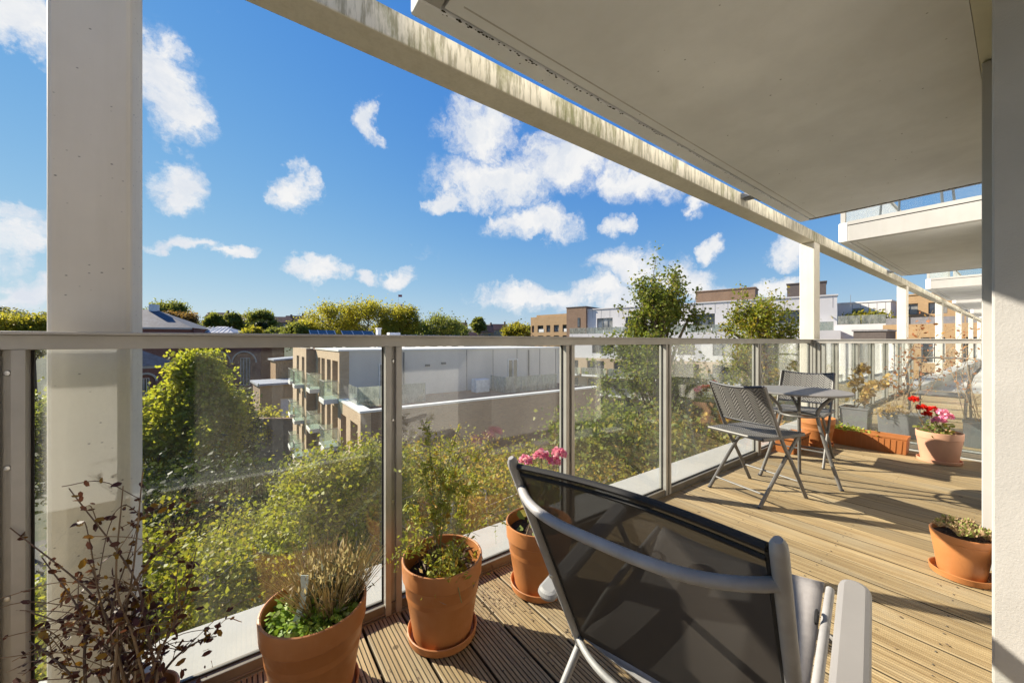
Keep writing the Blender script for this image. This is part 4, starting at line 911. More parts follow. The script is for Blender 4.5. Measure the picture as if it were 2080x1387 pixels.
def window_y(t, u0, u1, z0, z1, y, frame='frame_dark', pane='pane', bars=1):
    """window in an opening; the pane lies at y, the frame stands in front (towards -y)"""
    o = MB(); w = .06; o.box(u0, u0 + w, y - .07, y, z0, z1); o.box(u1 - w, u1, y - .07, y, z0, z1); o.box(u0 + w, u1 - w, y - .07, y, z0, z0 + w); o.box(u0 + w, u1 - w, y - .07, y, z1 - w, z1)
    for k in range(bars): c = u0 + (u1 - u0) * (k + 1) / (bars + 1); o.box(c - .03, c + .03, y - .065, y, z0 + w, z1 - w)
    f = o.build('window', M[frame], t); p = MB(); p.box(u0, u1, y + .002, y + .02, z0, z1); p.build('pane', M[pane], f); return f
def window_x(t, u0, u1, z0, z1, x, frame='frame_dark', pane='pane', bars=1):
    o = MB(); w = .06; o.box(x - .07, x, u0, u0 + w, z0, z1); o.box(x - .07, x, u1 - w, u1, z0, z1); o.box(x - .07, x, u0 + w, u1 - w, z0, z0 + w); o.box(x - .07, x, u0 + w, u1 - w, z1 - w, z1)
    for k in range(bars): c = u0 + (u1 - u0) * (k + 1) / (bars + 1); o.box(x - .065, x, c - .03, c + .03, z0 + w, z1 - w)
    f = o.build('window', M[frame], t); p = MB(); p.box(x + .002, x + .02, u0, u1, z0, z1); p.build('pane', M[pane], f); return f
def balcony(t, x0, x1, y0, y1, z, wallside, glass='clear_far', h=1.05):
    """slab with glass on its free sides; wallside: '+x', '+y'"""
    s = MB(); s.box(x0, x1, y0, y1, z - .28, z); b = s.build('balcony', M['coping'], t, bevel=.01)
    g = MB(); g.box(x0 + .03, x1 - .03, y0 + .03, y0 + .05, z + .01, z + h)
    g.box(x0 + .03, x0 + .05, y0 + .06, y1 - .03, z + .01, z + h)
    if wallside == '+y': g.box(x1 - .05, x1 - .03, y0 + .06, y1 - .03, z + .01, z + h)
    else: g.box(x0 + .06, x1 - .03, y1 - .05, y1 - .03, z + .01, z + h)
    g.build('balustrade', M[glass], b)
    q = MB(); q.box(x0 + .02, x1 - .02, y0 + .02, y0 + .06, z + h, z + h + .04); q.box(x0 + .02, x0 + .06, y0 + .062, y1 - .03, z + h, z + h + .04); q.build('handrail', M['rail'], b)

# ------------------------------------------------------------------ M: flats opposite, brick with grey rendered gable
ox, oy = 4.7, 24.0
t = thing('flats', 'brick flats opposite with glass balconies and large grey rendered wall', 'building', (ox, oy, GZ)); Z = lambda z: z - GZ     # local z
rz_ = .50
lev = [-2.35, -5.2, -8.05, -10.9]
holesA = []
for k, zf in enumerate(lev[:4]):
    for (u0, u1) in ((.43, 2.15), (2.65, 4.0), (4.8, 6.2), (6.6, 7.8)): holesA.append((u0, u1, Z(zf) + .05, Z(zf) + 2.25))
mb = MB(); wall_open(mb, 'x', 0, .55, 0, 8.7, 0, Z(rz_), holesA); mb.build('wall', M['tan_brick'], t)
mb = MB(); mb.box(.56, 19, .02, 8.7, 0, Z(rz_) - .15); mb.build('core', M['brown_brick'], t)
for (u0, u1, z0, z1) in holesA:
    if u0 > 2: window_x(t, u0, u1, z0, z1, .40, 'frame_white' if u0 > 4 else 'frame_dark', 'pane_light' if int(z0 * 7 + u0) % 3 == 0 else 'pane')
mb = MB(); mb.box(.552, 18.6, -.002, .018, Z(-3.4), Z(rz_)); mb.build('rendered_wall', M['grey_render'], t)
mb = MB(); mb.box(-.06, 18.7, -.06, 8.75, Z(rz_) + .002, Z(rz_) + .10); mb.build('coping', M['coping'], t)
for k, zf in enumerate(lev):
    balcony(t, -.80, -.002, .3, 2.0, Z(zf), '+x'); balcony(t, -.80, -.002, 5.9, 7.75, Z(zf) + .02, '+x')
for x, z in ((2.6, -.55), (5.4, -.6), (6.6, -.5)):
    mb = MB(); mb.box(x, x + .35, -.05, -.003, Z(z), Z(z) + .14); mb.build('vent', M['frame_dark'], t)
for x in (8.6, 10.9, 13.2, 15.6, 17.4):
    mb = MB(); mb.box(x, x + .05, -.03, -.003, Z(-3.3), Z(rz_) - .02); mb.build('wall_joint', M['joint'], t)
for x in (3.9, 14.4):
    mb = MB(); mb.tube([(x, -.07, Z(rz_) - .1), (x, -.07, Z(-2.5))], .05, 8); mb.build('downpipe', M['frame_dark'], t)
# set-back stair block further along
mb = MB(); holesB = [(1.0, 2.6, Z(z) + .05, Z(z) + 2.2) for z in lev] + [(4.4, 6.2, Z(z) + .05, Z(z) + 2.2) for z in lev]
wall_open(mb, 'x', -.67, .5, 8.71, 18.0, 0, Z(.55), [(a + 8.7, b_ + 8.7, c, d) for a, b_, c, d in holesB]); mb.build('wall', M['tan_brick'], t)
mb = MB(); mb.box(-.168, 15, 8.72, 18, 0, Z(.45)); mb.build('core', M['brown_brick'], t)
mb = MB(); mb.box(-.66, -.172, 8.703, 8.722, 0, Z(.54)); mb.build('return_wall', M['brown_brick'], t)
for a, b_, c, d in holesB: window_x(t, a + 8.7, b_ + 8.7, c, d, -.28, 'frame_white')
for zf in lev:
    balcony(t, -1.35, -.672, 9.9, 11.3, Z(zf), '+x'); balcony(t, -1.35, -.672, 13.2, 14.9, Z(zf), '+x')
# projecting lower wing with roof terrace
wy = -4.9; zc = -2.32
mb = MB(); wall_open(mb, 'x', 0, .5, wy, -.062, 0, Z(zc) - .10, [(wy + .55, wy + 2.1, Z(-5.3), Z(-3.1)), (wy + 3.1, wy + 4.5, Z(-5.3), Z(-3.1)), (wy + .55, wy + 2.1, Z(-8.2), Z(-6.0)), (wy + 3.1, wy + 4.5, Z(-8.2), Z(-6.0))]); mb.build('wing_wall', M['tan_brick'], t)
mb = MB(); mb.box(.502, 17.5, wy + .002, -.064, 0, Z(zc) - .25); mb.build('wing_core', M['brown_brick'], t)
mb = MB(); mb.box(.502, 17.5, wy, wy + .30, Z(zc) - .249, Z(zc) - .10); mb.build('parapet', M['brown_brick'], t)
for q in ((-.05, .56, wy - .05, -.066), (.562, 17.55, wy - .05, wy + .36)):
    mb = MB(); mb.box(*q, Z(zc) - .098, Z(zc)); mb.build('coping', M['coping'], t)
mb = MB(); mb.box(.57, 17.4, wy + .37, -.07, Z(zc) - .248, Z(zc) - .16); mb.build('roof_felt', M['roof_red'], t)
def screen(x0, x1, y0, y1, h=.95, m='milk'):
    mb = MB(); mb.box(x0, x1, y0, y1, Z(zc) - .158, Z(zc) + h); mb.build('terrace_screen', M[m], t)
screen(.30, .33, -2.9, -1.0); screen(.34, 1.5, -2.93, -2.90); screen(1.54, 2.7, -2.93, -2.9); screen(2.74, 4.2, -2.93, -2.9); screen(10.1, 11.4, -2.93, -2.9); screen(11.44, 12.9, -2.93, -2.9); screen(12.94, 14.9, -2.93, -2.9); screen(10.07, 10.10, -2.9, -1.0)
for (x, w, pn) in ((2.3, 1.5, 'pane_light'), (12.3, 1.0, 'pane')):
    o = MB(); z0 = Z(zc) - .15
    for a, b_ in ((x, x + .08), (x + w / 2 - .04, x + w / 2 + .04), (x + w - .08, x + w)): o.box(a, b_, -.06, -.004, z0, z0 + 2.1)
    o.box(x, x + w, -.06, -.004, z0 + 2.101, z0 + 2.18); f = o.build('terrace_door', M['frame_white'], t); p = MB(); p.box(x + .08, x + w - .08, -.03, -.005, z0, z0 + 2.1); p.build('pane', M[pn], f)
mb = MB(); mb.box(8.5, 9.6, -1.6, -.9, Z(zc) - .158, Z(zc) + .75); mb.build('plant_box', M['white_paint'], t, bevel=.03)
# roof plant on the main block
for i, (x, y, w, d_) in enumerate(((-.2, 9.6, 1.9, 1.2), (2.3, 9.8, 2.6, 1.2), (7.6, 10.2, 1.7, 1.2), (10.2, 10.4, 1.6, 1.3), (12.6, 10.4, 1.6, 1.3))):
    z0 = Z(.45) + (.85 if i < 2 else .55)
    mb = MB(); mb.add([(x, y, z0 + .15), (x + w, y, z0 + .15), (x + w, y + d_, z0 + .75), (x, y + d_, z0 + .75), (x, y, z0 + .10), (x + w, y, z0 + .10), (x + w, y + d_, z0 + .70), (x, y + d_, z0 + .70)], [(0, 1, 2, 3), (7, 6, 5, 4), (0, 4, 5, 1), (1, 5, 6, 2), (2, 6, 7, 3), (3, 7, 4, 0)]); sp = mb.build('solar_panel', M['solar'], t)
    f = MB()
    for k in range(4): xx = x + w * k / 3; f.beam((xx, y, z0 + .158), (xx, y + d_, z0 + .758), .05, .02)
    f.build('panel_frame', M['steel'], sp)
    for xx in (x + .1, x + w - .1):
        g = MB(); g.add([(xx, y, Z(.45)), (xx, y + d_, Z(.45)), (xx, y + d_, z0 + .69), (xx + .03, y, Z(.45)), (xx + .03, y + d_, Z(.45)), (xx + .03, y + d_, z0 + .69)], [(0, 1, 2), (5, 4, 3), (0, 3, 4, 1), (1, 4, 5, 2), (2, 5, 3, 0)]); g.build('panel_support', M['coping'], sp)
mb = MB(); mb.box(6.0, 7.2, 9.6, 10.6, Z(.45), Z(.45) + 1.0); mb.box(6.1, 7.1, 9.7, 10.5, Z(.45) + 1.0, Z(.45) + 1.45); mb.build('skylight', M['white_paint'], t, bevel=.03)
mb = MB(); mb.box(4.95, 5.25, 9.4, 9.9, Z(.45), Z(.45) + 1.75); mb.box(4.9, 5.3, 9.35, 9.95, Z(.45) + 1.752, Z(.45) + 1.85); mb.build('roof_vent', M['white_paint'], t)

# ------------------------------------------------------------------ N: pale clad block with terraces behind the trees
x, y = at(1193, 64); rzN = math.radians(-75)
t = thing('clad_block', 'pale clad apartment block with glass terraces behind the tall trees', 'building', (x, y, GZ), rzN)
ZT = 6.5; LN = 32.4
wins = [(1.8 + 5.0 * k, 4.6 + 5.0 * k, Z(3.0), Z(5.0)) for k in range(6)]
mb = MB(); wall_open(mb, 'y', 0, .35, 0, LN, Z(2.4), Z(ZT), wins); mb.build('wall', M['clad'], t)
mb = MB(); mb.box(0, LN, .36, 13, Z(.0), Z(ZT) - .1); mb.build('core', M['clad'], t)
mb = MB(); mb.box(-.1, LN + .1, -.12, 13.1, Z(ZT), Z(ZT) + .15); mb.build('roof_edge', M['clad'], t)
for k, w in enumerate(wins): window_y(t, *w, .25, 'frame_dark', 'pane_light' if k % 2 == 0 else 'pane', 2)
for k in range(22): mb = MB(); xx = 1.0 + 1.55 * k; mb.box(xx, xx + .035, -.012, -.001, Z(5.05), Z(ZT) - .02); mb.build('panel_joint', M['joint'], t)
# lower storey stands forward and carries the glass terrace
fy = -2.6; win2 = [(2.2 + 4.4 * k, 4.4 + 4.4 * k, Z(-.8), Z(1.0)) for k in range(7)]
mb = MB(); wall_open(mb, 'y', fy, .35, -2.0, LN + .2, Z(-1.6), Z(2.35), win2); mb.build('wall', M['clad'], t)
mb = MB(); mb.box(-2, LN + .2, fy + .36, -.002, GZ * 0, Z(2.35) - .02); mb.build('core', M['clad'], t)
for k, w in enumerate(win2): window_y(t, *w, fy + .25, 'frame_dark', 'pane_light' if k % 3 == 1 else 'pane', 1)
for k in range(11):
    mb = MB(); xx = -2 + 3.1 * k; mb.box(xx, xx + 3.0, fy + .05, fy + .08, Z(2.352), Z(3.35)); mb.build('balustrade', M['milk'], t)
for k in range(11): mb = MB(); xx = -1.5 + 3.1 * k; mb.box(xx, xx + .03, fy - .012, fy - .001, Z(1.15), Z(2.3)); mb.build('panel_joint', M['joint'], t)
mb = MB(); wins3 = [(-3.2 + 4.6 * k, -.2 + 4.6 * k, Z(z) + .1, Z(z) + 2.3) for k in range(7) for z in (-4.3, -7.2, -10.1)]
wall_open(mb, 'y', fy - .2, .5, -4.0, LN + .3, 0, Z(-1.62), wins3); mb.build('brick_base', M['tan_brick'], t)
mb = MB(); mb.box(-4, LN + .3, fy + .31, 8, 0, Z(-1.64)); mb.build('core', M['brown_brick'], t)
for k, w in enumerate(wins3): window_y(t, *w, fy + .2, 'frame_dark', 'pane', 1)
for k in range(7):
    for z in (-4.3, -7.2):
        balcony(t, -3.5 + 4.6 * k, .2 + 4.6 * k, fy - 1.5, fy - .202, Z(z) + .1, '+y', 'milk')
for (u0, u1, h, d0, mt) in ((16.5, 24.0, 2.0, 3, 'brown_brick'), (8.2, 10.2, 2.0, 3, 'dark_brick'), (27.5, 31.5, 2.2, 4, 'dark_brick')):
    mb = MB(); mb.box(u0, u1, d0, d0 + 3.5, Z(ZT) + .152, Z(ZT) + h); mb.box(u0 - .1, u1 + .1, d0 - .1, d0 + 3.6, Z(ZT) + h, Z(ZT) + h + .12); mb.build('roof_room', M[mt], t)
mb = MB(); mb.box(-.62 - 3.2, -.004, -.5, 6, 0, Z(7.0)); mb.build('stair_tower', M['brown_brick'], t)
mb = MB(); mb.box(-3.9, .1, -.58, 6.1, Z(7.0), Z(7.15)); mb.build('tower_coping', M['dark_brick'], t)
mb = MB(); mb.box(-1.6, -1.2, -.56, -.502, Z(3.6), Z(5.2)); mb.build('slot_window', M['pane'], t)

# O: tan flats left of the clad block
x, y = at(1078, 112); x1, y1 = at(1166, 102); ln = math.hypot(x1 - x, y1 - y)
t = thing('tan_flats', 'far tan brick flats with recessed balconies left of the clad block', 'building', (x, y, GZ), math.atan2(y1 - y, x1 - x))
hs = []
for z in (5.2, 2.2, -.8, -3.8):
    for k, (u0, u1) in enumerate(((.4, 1.3), (2.6, 4.7), (5.8, 7.2), (8.4, 10.2), (11.4, 13.4))): hs.append((u0, u1, Z(z - 1.4), Z(z + .6)))
ln = max(ln, 13.9)
mb = MB(); wall_open(mb, 'y', 0, .5, 0, ln, 0, Z(8.3), hs); mb.build('wall', M['gold_brick'], t)
mb = MB(); mb.box(0, ln, .52, 12, 0, Z(8.2)); mb.build('core', M['brown_brick'], t)
mb = MB(); mb.box(2.0, ln + .1, .3, 12, Z(8.302), Z(8.9)); mb.build('parapet', M['gold_brick'], t)
for k, (u0, u1, z0, z1) in enumerate(hs):
    window_y(t, u0, u1, z0, z1, .42, 'frame_dark', 'pane' if k % 5 in (1, 4) else 'pane_light', 1)
    if k % 5 in (1, 4): mb = MB(); mb.box(u0 + .5, u1 + .2, -.06, -.004, z0, z0 + .9); mb.build('balcony_panel', M['coping'], t)

# P: tan brick houses seen under the balconies on the right
t = thing('terrace_houses', 'golden brick block with small windows behind the column row at right', 'building', (62.5, 1.7, GZ))
hp = [(u0, u0 + 1.4, Z(z), Z(z) + 1.25) for u0 in (.9, 3.2, 5.4) for z in (4.2, 1.0, -2)]
mb = MB(); wall_open(mb, 'x', 0, .4, -14, 7.0, 0, Z(6.4), hp); mb.build('wall', M['gold_brick'], t)
mb = MB(); mb.box(.42, 14, -14, 7.0, 0, Z(6.3)); mb.build('core', M['gold_brick'], t)
mb = MB(); mb.box(-.1, 14.1, -14, 7.1, Z(6.402), Z(6.55)); mb.build('coping', M['gold_brick'], t)
for w in hp: window_x(t, *w, .3, 'frame_dark', 'pane_light', 1)
mb = MB(); wall_open(mb, 'x', 1.5, .4, 7.11, 10.4, 0, Z(5.8), [(7.4, 8.0, Z(3.6), Z(5.2)), (8.4, 9.8, Z(3.9), Z(5.2))]); mb.build('wall', M['gold_brick'], t)
mb = MB(); mb.box(1.92, 14, 7.11, 10.4, 0, Z(5.7)); mb.build('core', M['gold_brick'], t)
window_x(t, 7.4, 8.0, Z(3.6), Z(5.2), 1.8); window_x(t, 8.4, 9.8, Z(3.9), Z(5.2), 1.8, 'frame_white', 'pane_light')
balcony(t, .5, 1.49, 7.2, 8.9, Z(3.4), '+x')
t = thing('low_brick_block', 'lower golden brick block with grey roof rail in front of the tall one', 'building', (52, .9, GZ))
hp = [(u0, u0 + 1.5, Z(-.9), Z(1.5)) for u0 in (.8, 3.3)] + [(u0, u0 + 1.5, Z(-4), Z(-1.8)) for u0 in (.8, 3.3, 5.4)]
mb = MB(); wall_open(mb, 'x', 0, .4, -14, 7.4, 0, Z(2.75), hp); mb.build('wall', M['gold_brick'], t)
mb = MB(); mb.box(.42, 8.0, -14, 7.4, 0, Z(2.65)); mb.build('core', M['gold_brick'], t)
for w in hp: window_x(t, *w, .3, 'frame_white', 'pane', 1)
for k in range(9): mb = MB(); mb.box(.1, .16, -8 + 1.7 * k, -6.4 + 1.7 * k, Z(2.752), Z(3.4)); mb.build('roof_rail_panel', M['joint'], t)
t = thing('dark_low_block', 'dark grey brick low block right of the corner column', 'building', (44.5, 6.9, GZ))
mb = MB(); mb.box(0, 4.0, 0, 2.1, 0, Z(2.0)); mb.build('wall', M['dark_brick'], t)
mb = MB(); mb.box(-.1, 4.1, -.1, 2.2, Z(2.002), Z(2.14)); mb.build('coping', M['joint'], t)
window_x(t, .3, .9, Z(-.4), Z(.8), -.02); window_x(t, 1.2, 1.8, Z(-.4), Z(.8), -.02)
t = thing('grey_clad_wing', 'grey clad penthouse wing with planted terrace behind the corner column', 'building', (56.8, 8.7, GZ))
mb = MB(); mb.box(1.7, 5.1, 0, 4.6, 0, Z(5.6)); mb.build('penthouse', M['clad'], t)
mb = MB(); mb.box(1.6, 5.15, -.1, 4.62, Z(5.602), Z(5.75)); mb.build('roof_edge', M['coping'], t)
mb = MB(); mb.box(-1.6, 1.69, -.2, 4.0, 0, Z(3.0)); mb.build('terrace_base', M['clad'], t)
for k in range(2): mb = MB(); mb.box(-1.55, -1.5, -.1 + 2.0 * k, 1.8 + 2.0 * k, Z(3.002), Z(4.0)); mb.build('balustrade', M['milk'], t)
for k in range(5): mb = MB(); mb.box(1.688, 1.699, .4 + .7 * k, .43 + .7 * k, Z(3.2), Z(5.5)); mb.build('panel_joint', M['joint'], t)
mb = MB(); mb.box(1.66, 1.699, 2.2, 3.2, Z(3.2), Z(5.0)); mb.build('window', M['pane'], t)

# ------------------------------------------------------------------ Q: Victorian red brick school with arches
def hip_roof(mb, x0, x1, y0, y1, z0, z1, ov=.4):
    x0 -= ov; x1 += ov; y0 -= ov; y1 += ov; w = min(x1 - x0, y1 - y0) / 2
    if x1 - x0 >= y1 - y0: a, b_ = (x0 + w, (y0 + y1) / 2, z1), (x1 - w, (y0 + y1) / 2, z1)
    else: a, b_ = ((x0 + x1) / 2, y0 + w, z1), ((x0 + x1) / 2, y1 - w, z1)
    c = [(x0, y0, z0), (x1, y0, z0), (x1, y1, z0), (x0, y1, z0)]
    fs = [(0, 1, 5, 4), (1, 2, 5), (2, 3, 4, 5), (3, 0, 4)] if x1 - x0 >= y1 - y0 else [(0, 1, 4), (1, 2, 5, 4), (2, 3, 5), (3, 0, 4, 5)]
    mb.add(c + [a, b_], fs + [(3, 2, 1, 0)])
def arched_wall(t, u0, u1, z0, z1, y, arches, mat, depth=.5, trim='stone'):
    """wall along local x with round arched recesses (centre, half width, springing z, sill z)"""
    arches = sorted(arches); mb = MB(); N = 10
    prev = u0
    for (c, hw, zs_, zl) in arches:
        mb.box(prev, c - hw, y, y + depth, z0, z1); mb.box(c - hw, c + hw, y, y + depth, z0, zl)
        for k in range(N):
            a0 = math.pi * k / N; a1 = math.pi * (k + 1) / N; xa, xb = c - hw * math.cos(a0), c - hw * math.cos(a1); zb = min(zs_ + hw * math.sin(a0), zs_ + hw * math.sin(a1))
            za, zz = zs_ + hw * math.sin(a0), zs_ + hw * math.sin(a1)
            v = [(xa, y, za), (xb, y, zz), (xb, y, z1), (xa, y, z1), (xa, y + depth, za), (xb, y + depth, zz), (xb, y + depth, z1), (xa, y + depth, z1)]
            mb.add(v, [(0, 1, 2, 3), (7, 6, 5, 4), (0, 4, 5, 1), (3, 2, 6, 7)])
        prev = c + hw
    mb.box(prev, u1, y, y + depth, z0, z1); mb.build('wall', M[mat], t)
    for (c, hw, zs_, zl) in arches:
        tr = MB(); R = [(hw + .02, hw + .30)]
        vs = []
        for k in range(13):
            a = math.pi * k / 12
            for rr in (hw + .01, hw + .28): vs += [(c - rr * math.cos(a), y - .05, zs_ + rr * math.sin(a)), (c - rr * math.cos(a), y - .003, zs_ + rr * math.sin(a))]
        fs = []
        for k in range(12): o = 4 * k; fs += [(o, o + 4, o + 6, o + 2), (o, o + 1, o + 5, o + 4), (o + 2, o + 6, o + 7, o + 3)]
        tr.add(vs, fs); tr.build('arch_trim', M[trim], t)
        p = MB(); p.box(c - hw, c + hw, y + depth - .12, y + depth - .05, zl, zs_ + hw); p.build('arch_infill', M['red_brick'], t)
        w = window_y(t, c - hw * .42, c + hw * .42, zl + .2, zs_ + hw * .45, y + depth - .13, 'frame_white', 'pane', 2)
x, y = at(235, 64); x2, y2 = at(372, 68)
t = thing('school_hall', 'red brick school hall with dark slate hipped roof beside the near column', 'building', (x, y, GZ), math.atan2(y2 - y, x2 - x)); ln = math.hypot(x2 - x, y2 - y) + 1
arched_wall(t, 0, ln, 0, Z(3.6), 0, [(1.9, 1.3, Z(-3.6), Z(-6)), (5.4, 1.3, Z(-3.6), Z(-6)), (9.3, 1.3, Z(-3.6), Z(-6))], 'red_brick')
mb = MB(); mb.box(0, ln, .51, 14, 0, Z(3.6)); mb.build('core', M['red_brick'], t)
mb = MB(); hip_roof(mb, -6, ln, .1, 14, Z(3.602), Z(7.2)); mb.build('roof', M['slate'], t)
mb = MB(); mb.box(-.3, ln + .3, -.3, -.02, Z(3.3), Z(3.6)); mb.build('cornice', M['stone'], t)
mb = MB(); mb.box(2.2, 3.4, 6.4, 7.6, Z(6.8), Z(8.2)); mb.build('lantern', M['white_paint'], t)
x, y = at(272, 52); x2, y2 = at(366, 56); t = thing('school_wing', 'low slate roofed red brick wing of the school below the hall', 'building', (x, y, GZ), math.atan2(y2 - y, x2 - x)); ln = math.hypot(x2 - x, y2 - y)
arched_wall(t, 0, ln, 0, Z(-2.4), 0, [(1.2, 1.0, Z(-4.6), Z(-7)), (4.7, .75, Z(-4.3), Z(-7))], 'red_brick')
mb = MB(); mb.box(0, ln, .51, 9, 0, Z(-2.4)); mb.build('core', M['red_brick'], t)
mb = MB(); hip_roof(mb, -4, ln, 0, 9, Z(-2.398), Z(.3), .3); mb.build('roof', M['slate'], t)
mb = MB(); mb.box(-.2, ln + .2, -.2, -.02, Z(-2.75), Z(-2.42)); mb.build('cornice', M['stone'], t)
x, y = at(360, 74); x2, y2 = at(530, 76); t = thing('arcade_building', 'red brick building with wide round arches behind the big tree', 'building', (x, y, GZ), math.atan2(y2 - y, x2 - x)); ln = math.hypot(x2 - x, y2 - y)
aw = ln / 3.2
arched_wall(t, 0, ln, 0, Z(1.1), 0, [(aw * (k + .55), aw * .44, Z(-3.2), Z(-8)) for k in range(3)], 'red_brick')
mb = MB(); mb.box(0, ln, .51, 10, 0, Z(1.0)); mb.build('core', M['red_brick'], t)
mb = MB(); mb.box(-.2, ln + .2, -.25, 10, Z(1.102), Z(1.4)); mb.build('cornice', M['stone'], t)
mb = MB(); mb.box(1.5, 9.0, 2, 8, Z(1.402), Z(2.9)); mb.build('lantern_wall', M['white_paint'], t)
mb = MB(); hip_roof(mb, 1.5, 9.0, 2, 8, Z(2.902), Z(4.3), .2); lt = mb.build('lantern_roof', M['lead'], t)
for k in range(7): mb = MB(); mb.beam((2.6 + .9 * k, 2.0, Z(3.0)), (3.2 + .7 * k, 4.6, Z(4.25)), .09, .08); mb.build('roof_bar', M['white_paint'], lt)
x, y = at(528, 46); t = thing('workshop', 'low brick workshop with pale flat roof left of the balconied flats', 'building', (x, y, GZ), .10)
mb = MB(); wall_open(mb, 'y', 0, .4, 0, 6.5, 0, Z(-4.4), [(2.2, 5.2, Z(-8.6), Z(-6.2))]); mb.build('wall', M['gold_brick'], t)
mb = MB(); mb.box(0, 6.5, .42, 6, 0, Z(-4.5)); mb.build('core', M['brown_brick'], t)
mb = MB(); mb.box(-.3, 6.8, -.3, 6.3, Z(-4.398), Z(-4.15)); mb.build('roof', M['lead'], t)
mb = MB(); mb.box(2.2, 5.2, .2, .3, Z(-8.6), Z(-6.2)); mb.build('shutter', M['white_paint'], t)
for xx in (5.2, 5.9): mb = MB(); mb.box(xx, xx + .3, 1, 1.3, Z(-4.148), Z(-3.2)); mb.build('flue', M['frame_dark'], t)
x, y = at(560, 52); t = thing('timber_shed', 'orange brown timber shed behind the flat roofed workshop', 'shed', (x, y, GZ), .1)
mb = MB(); mb.box(0, 5, 0, 4, 0, Z(-1.6)); mb.build('wall', M['wood_fence'], t)
mb = MB(); mb.add([(-.3, -.3, Z(-1.598)), (5.3, -.3, Z(-1.2)), (5.3, 4.3, Z(-1.2)), (-.3, 4.3, Z(-1.598)), (-.3, -.3, Z(-1.4)), (5.3, -.3, Z(-1.0)), (5.3, 4.3, Z(-1.0)), (-.3, 4.3, Z(-1.4))], [(0, 3, 2, 1), (4, 5, 6, 7), (0, 1, 5, 4), (1, 2, 6, 5), (2, 3, 7, 6), (3, 0, 4, 7)]); mb.build('roof', M['lead'], t)
x, y = at(505, 40); x2, y2 = at(606, 40); t = thing('yard_wall', 'dark old brick yard wall beside the street below the workshop', 'wall', (x, y, GZ), math.atan2(y2 - y, x2 - x))
ln = math.hypot(x2 - x, y2 - y); mb = MB(); mb.box(0, ln, 0, .4, 0, 5.2); mb.build('wall', M['dark_brick'], t)
mb = MB(); mb.box(-.05, ln + .05, -.06, .46, 5.202, 5.35); mb.build('coping', M['brown_brick'], t)
# church tower and ridge houses
x, y = at(813, 300); t = thing('church_tower', 'small square church tower with flag above the yellow trees', 'tower', (x, y, GZ))
mb = MB(); mb.box(-2, 2, -2, 2, 0, Z(29.5)); mb.build('tower', M['stone'], t)
for sx in (-1.6, 0, 1.6):
    for sy in (-1.6, 1.6): mb = MB(); mb.box(sx - .4, sx + .4, sy - .4, sy + .4, Z(29.502), Z(31)); mb.build('battlement', M['stone'], t)
mb = MB(); mb.tube([(-1.6, 0, Z(29.5)), (-1.6, 0, Z(39))], .12, 6); fp = mb.build('flagpole', M['white_paint'], t)
mb = MB(); mb.grid(lambda u, v: Vector((-1.6 + 3.0 * u, .3 * math.sin(u * 5), Z(37) + 1.8 * v)), 8, 3); mb.build('flag', plain('flag_red', (.5, .12, .12), .8), fp).modifiers.new('t', 'SOLIDIFY').thickness = .03
def house(label, px, d, w, dp, hw, hr, wall, ang, dz=0):
    x, y = at(px, d); R = math.hypot(x, y); zb = GZ - .5 + float(np.interp(R, rad, hh)) + dz
    t = thing('house', label, 'house', (x, y, zb), ang, 'houses on the far ridge'); mb = MB(); mb.box(-w/2, w/2, -dp/2, dp/2, -3, hw); mb.build('wall', M[wall], t)
    mb = MB(); mb.add([(-w/2-.3, -dp/2-.3, hw), (w/2+.3, -dp/2-.3, hw), (w/2+.3, dp/2+.3, hw), (-w/2-.3, dp/2+.3, hw), (-w/2-.3, 0, hw+hr), (w/2+.3, 0, hw+hr)], [(0, 1, 5, 4), (2, 3, 4, 5), (3, 0, 4), (1, 2, 5), (3, 2, 1, 0)]); rf = mb.build('roof', M['roof_tile'], t)
    mb = MB(); mb.box(w/2 - 1.2, w/2 - .3, -.4, .4, hw + .3, hw + hr + 1.4); mb.build('chimney', M['brown_brick'], rf)
    for k in (-1, 1):
        for zz in (hw - 2.2, hw - 5):
            window_y(t, k * w * .25 - .6, k * w * .25 + .6, zz, zz + 1.4, -dp/2 - .01, 'frame_white', 'pane', 1)
hl = [('ridge house with brown roof just right of the round dark tree', 955, 190, 9, 8, 6, 3.5, 'brown_brick'), ('tall ridge house with chimney in the gap left of the tan flats', 985, 200, 8, 8, 8, 4, 'gold_brick'), ('ridge house nearest the yellow tree left of the tan flats', 1012, 210, 9, 8, 8, 3.5, 'tan_brick'),
      ('brown ridge house far left of the tan flats behind the hedge trees', 935, 230, 8, 8, 7, 3.5, 'red_brick'), ('far ridge house behind the round green tree at left', 572, 220, 12, 8, 7, 3.5, 'brown_brick'), ('long far ridge house between the two small round trees', 500, 230, 16, 8, 7, 3, 'brown_brick'), ('far ridge house right of the small pale roofed lantern', 445, 240, 12, 8, 7, 3.5, 'red_brick'), ('far ridge house left of the tall yellow trees', 600, 230, 10, 8, 7, 4, 'tan_brick')]
for h in hl: house(*h[1:1] if False else h, ang=VIEW - math.pi / 2 + .2, dz=0)
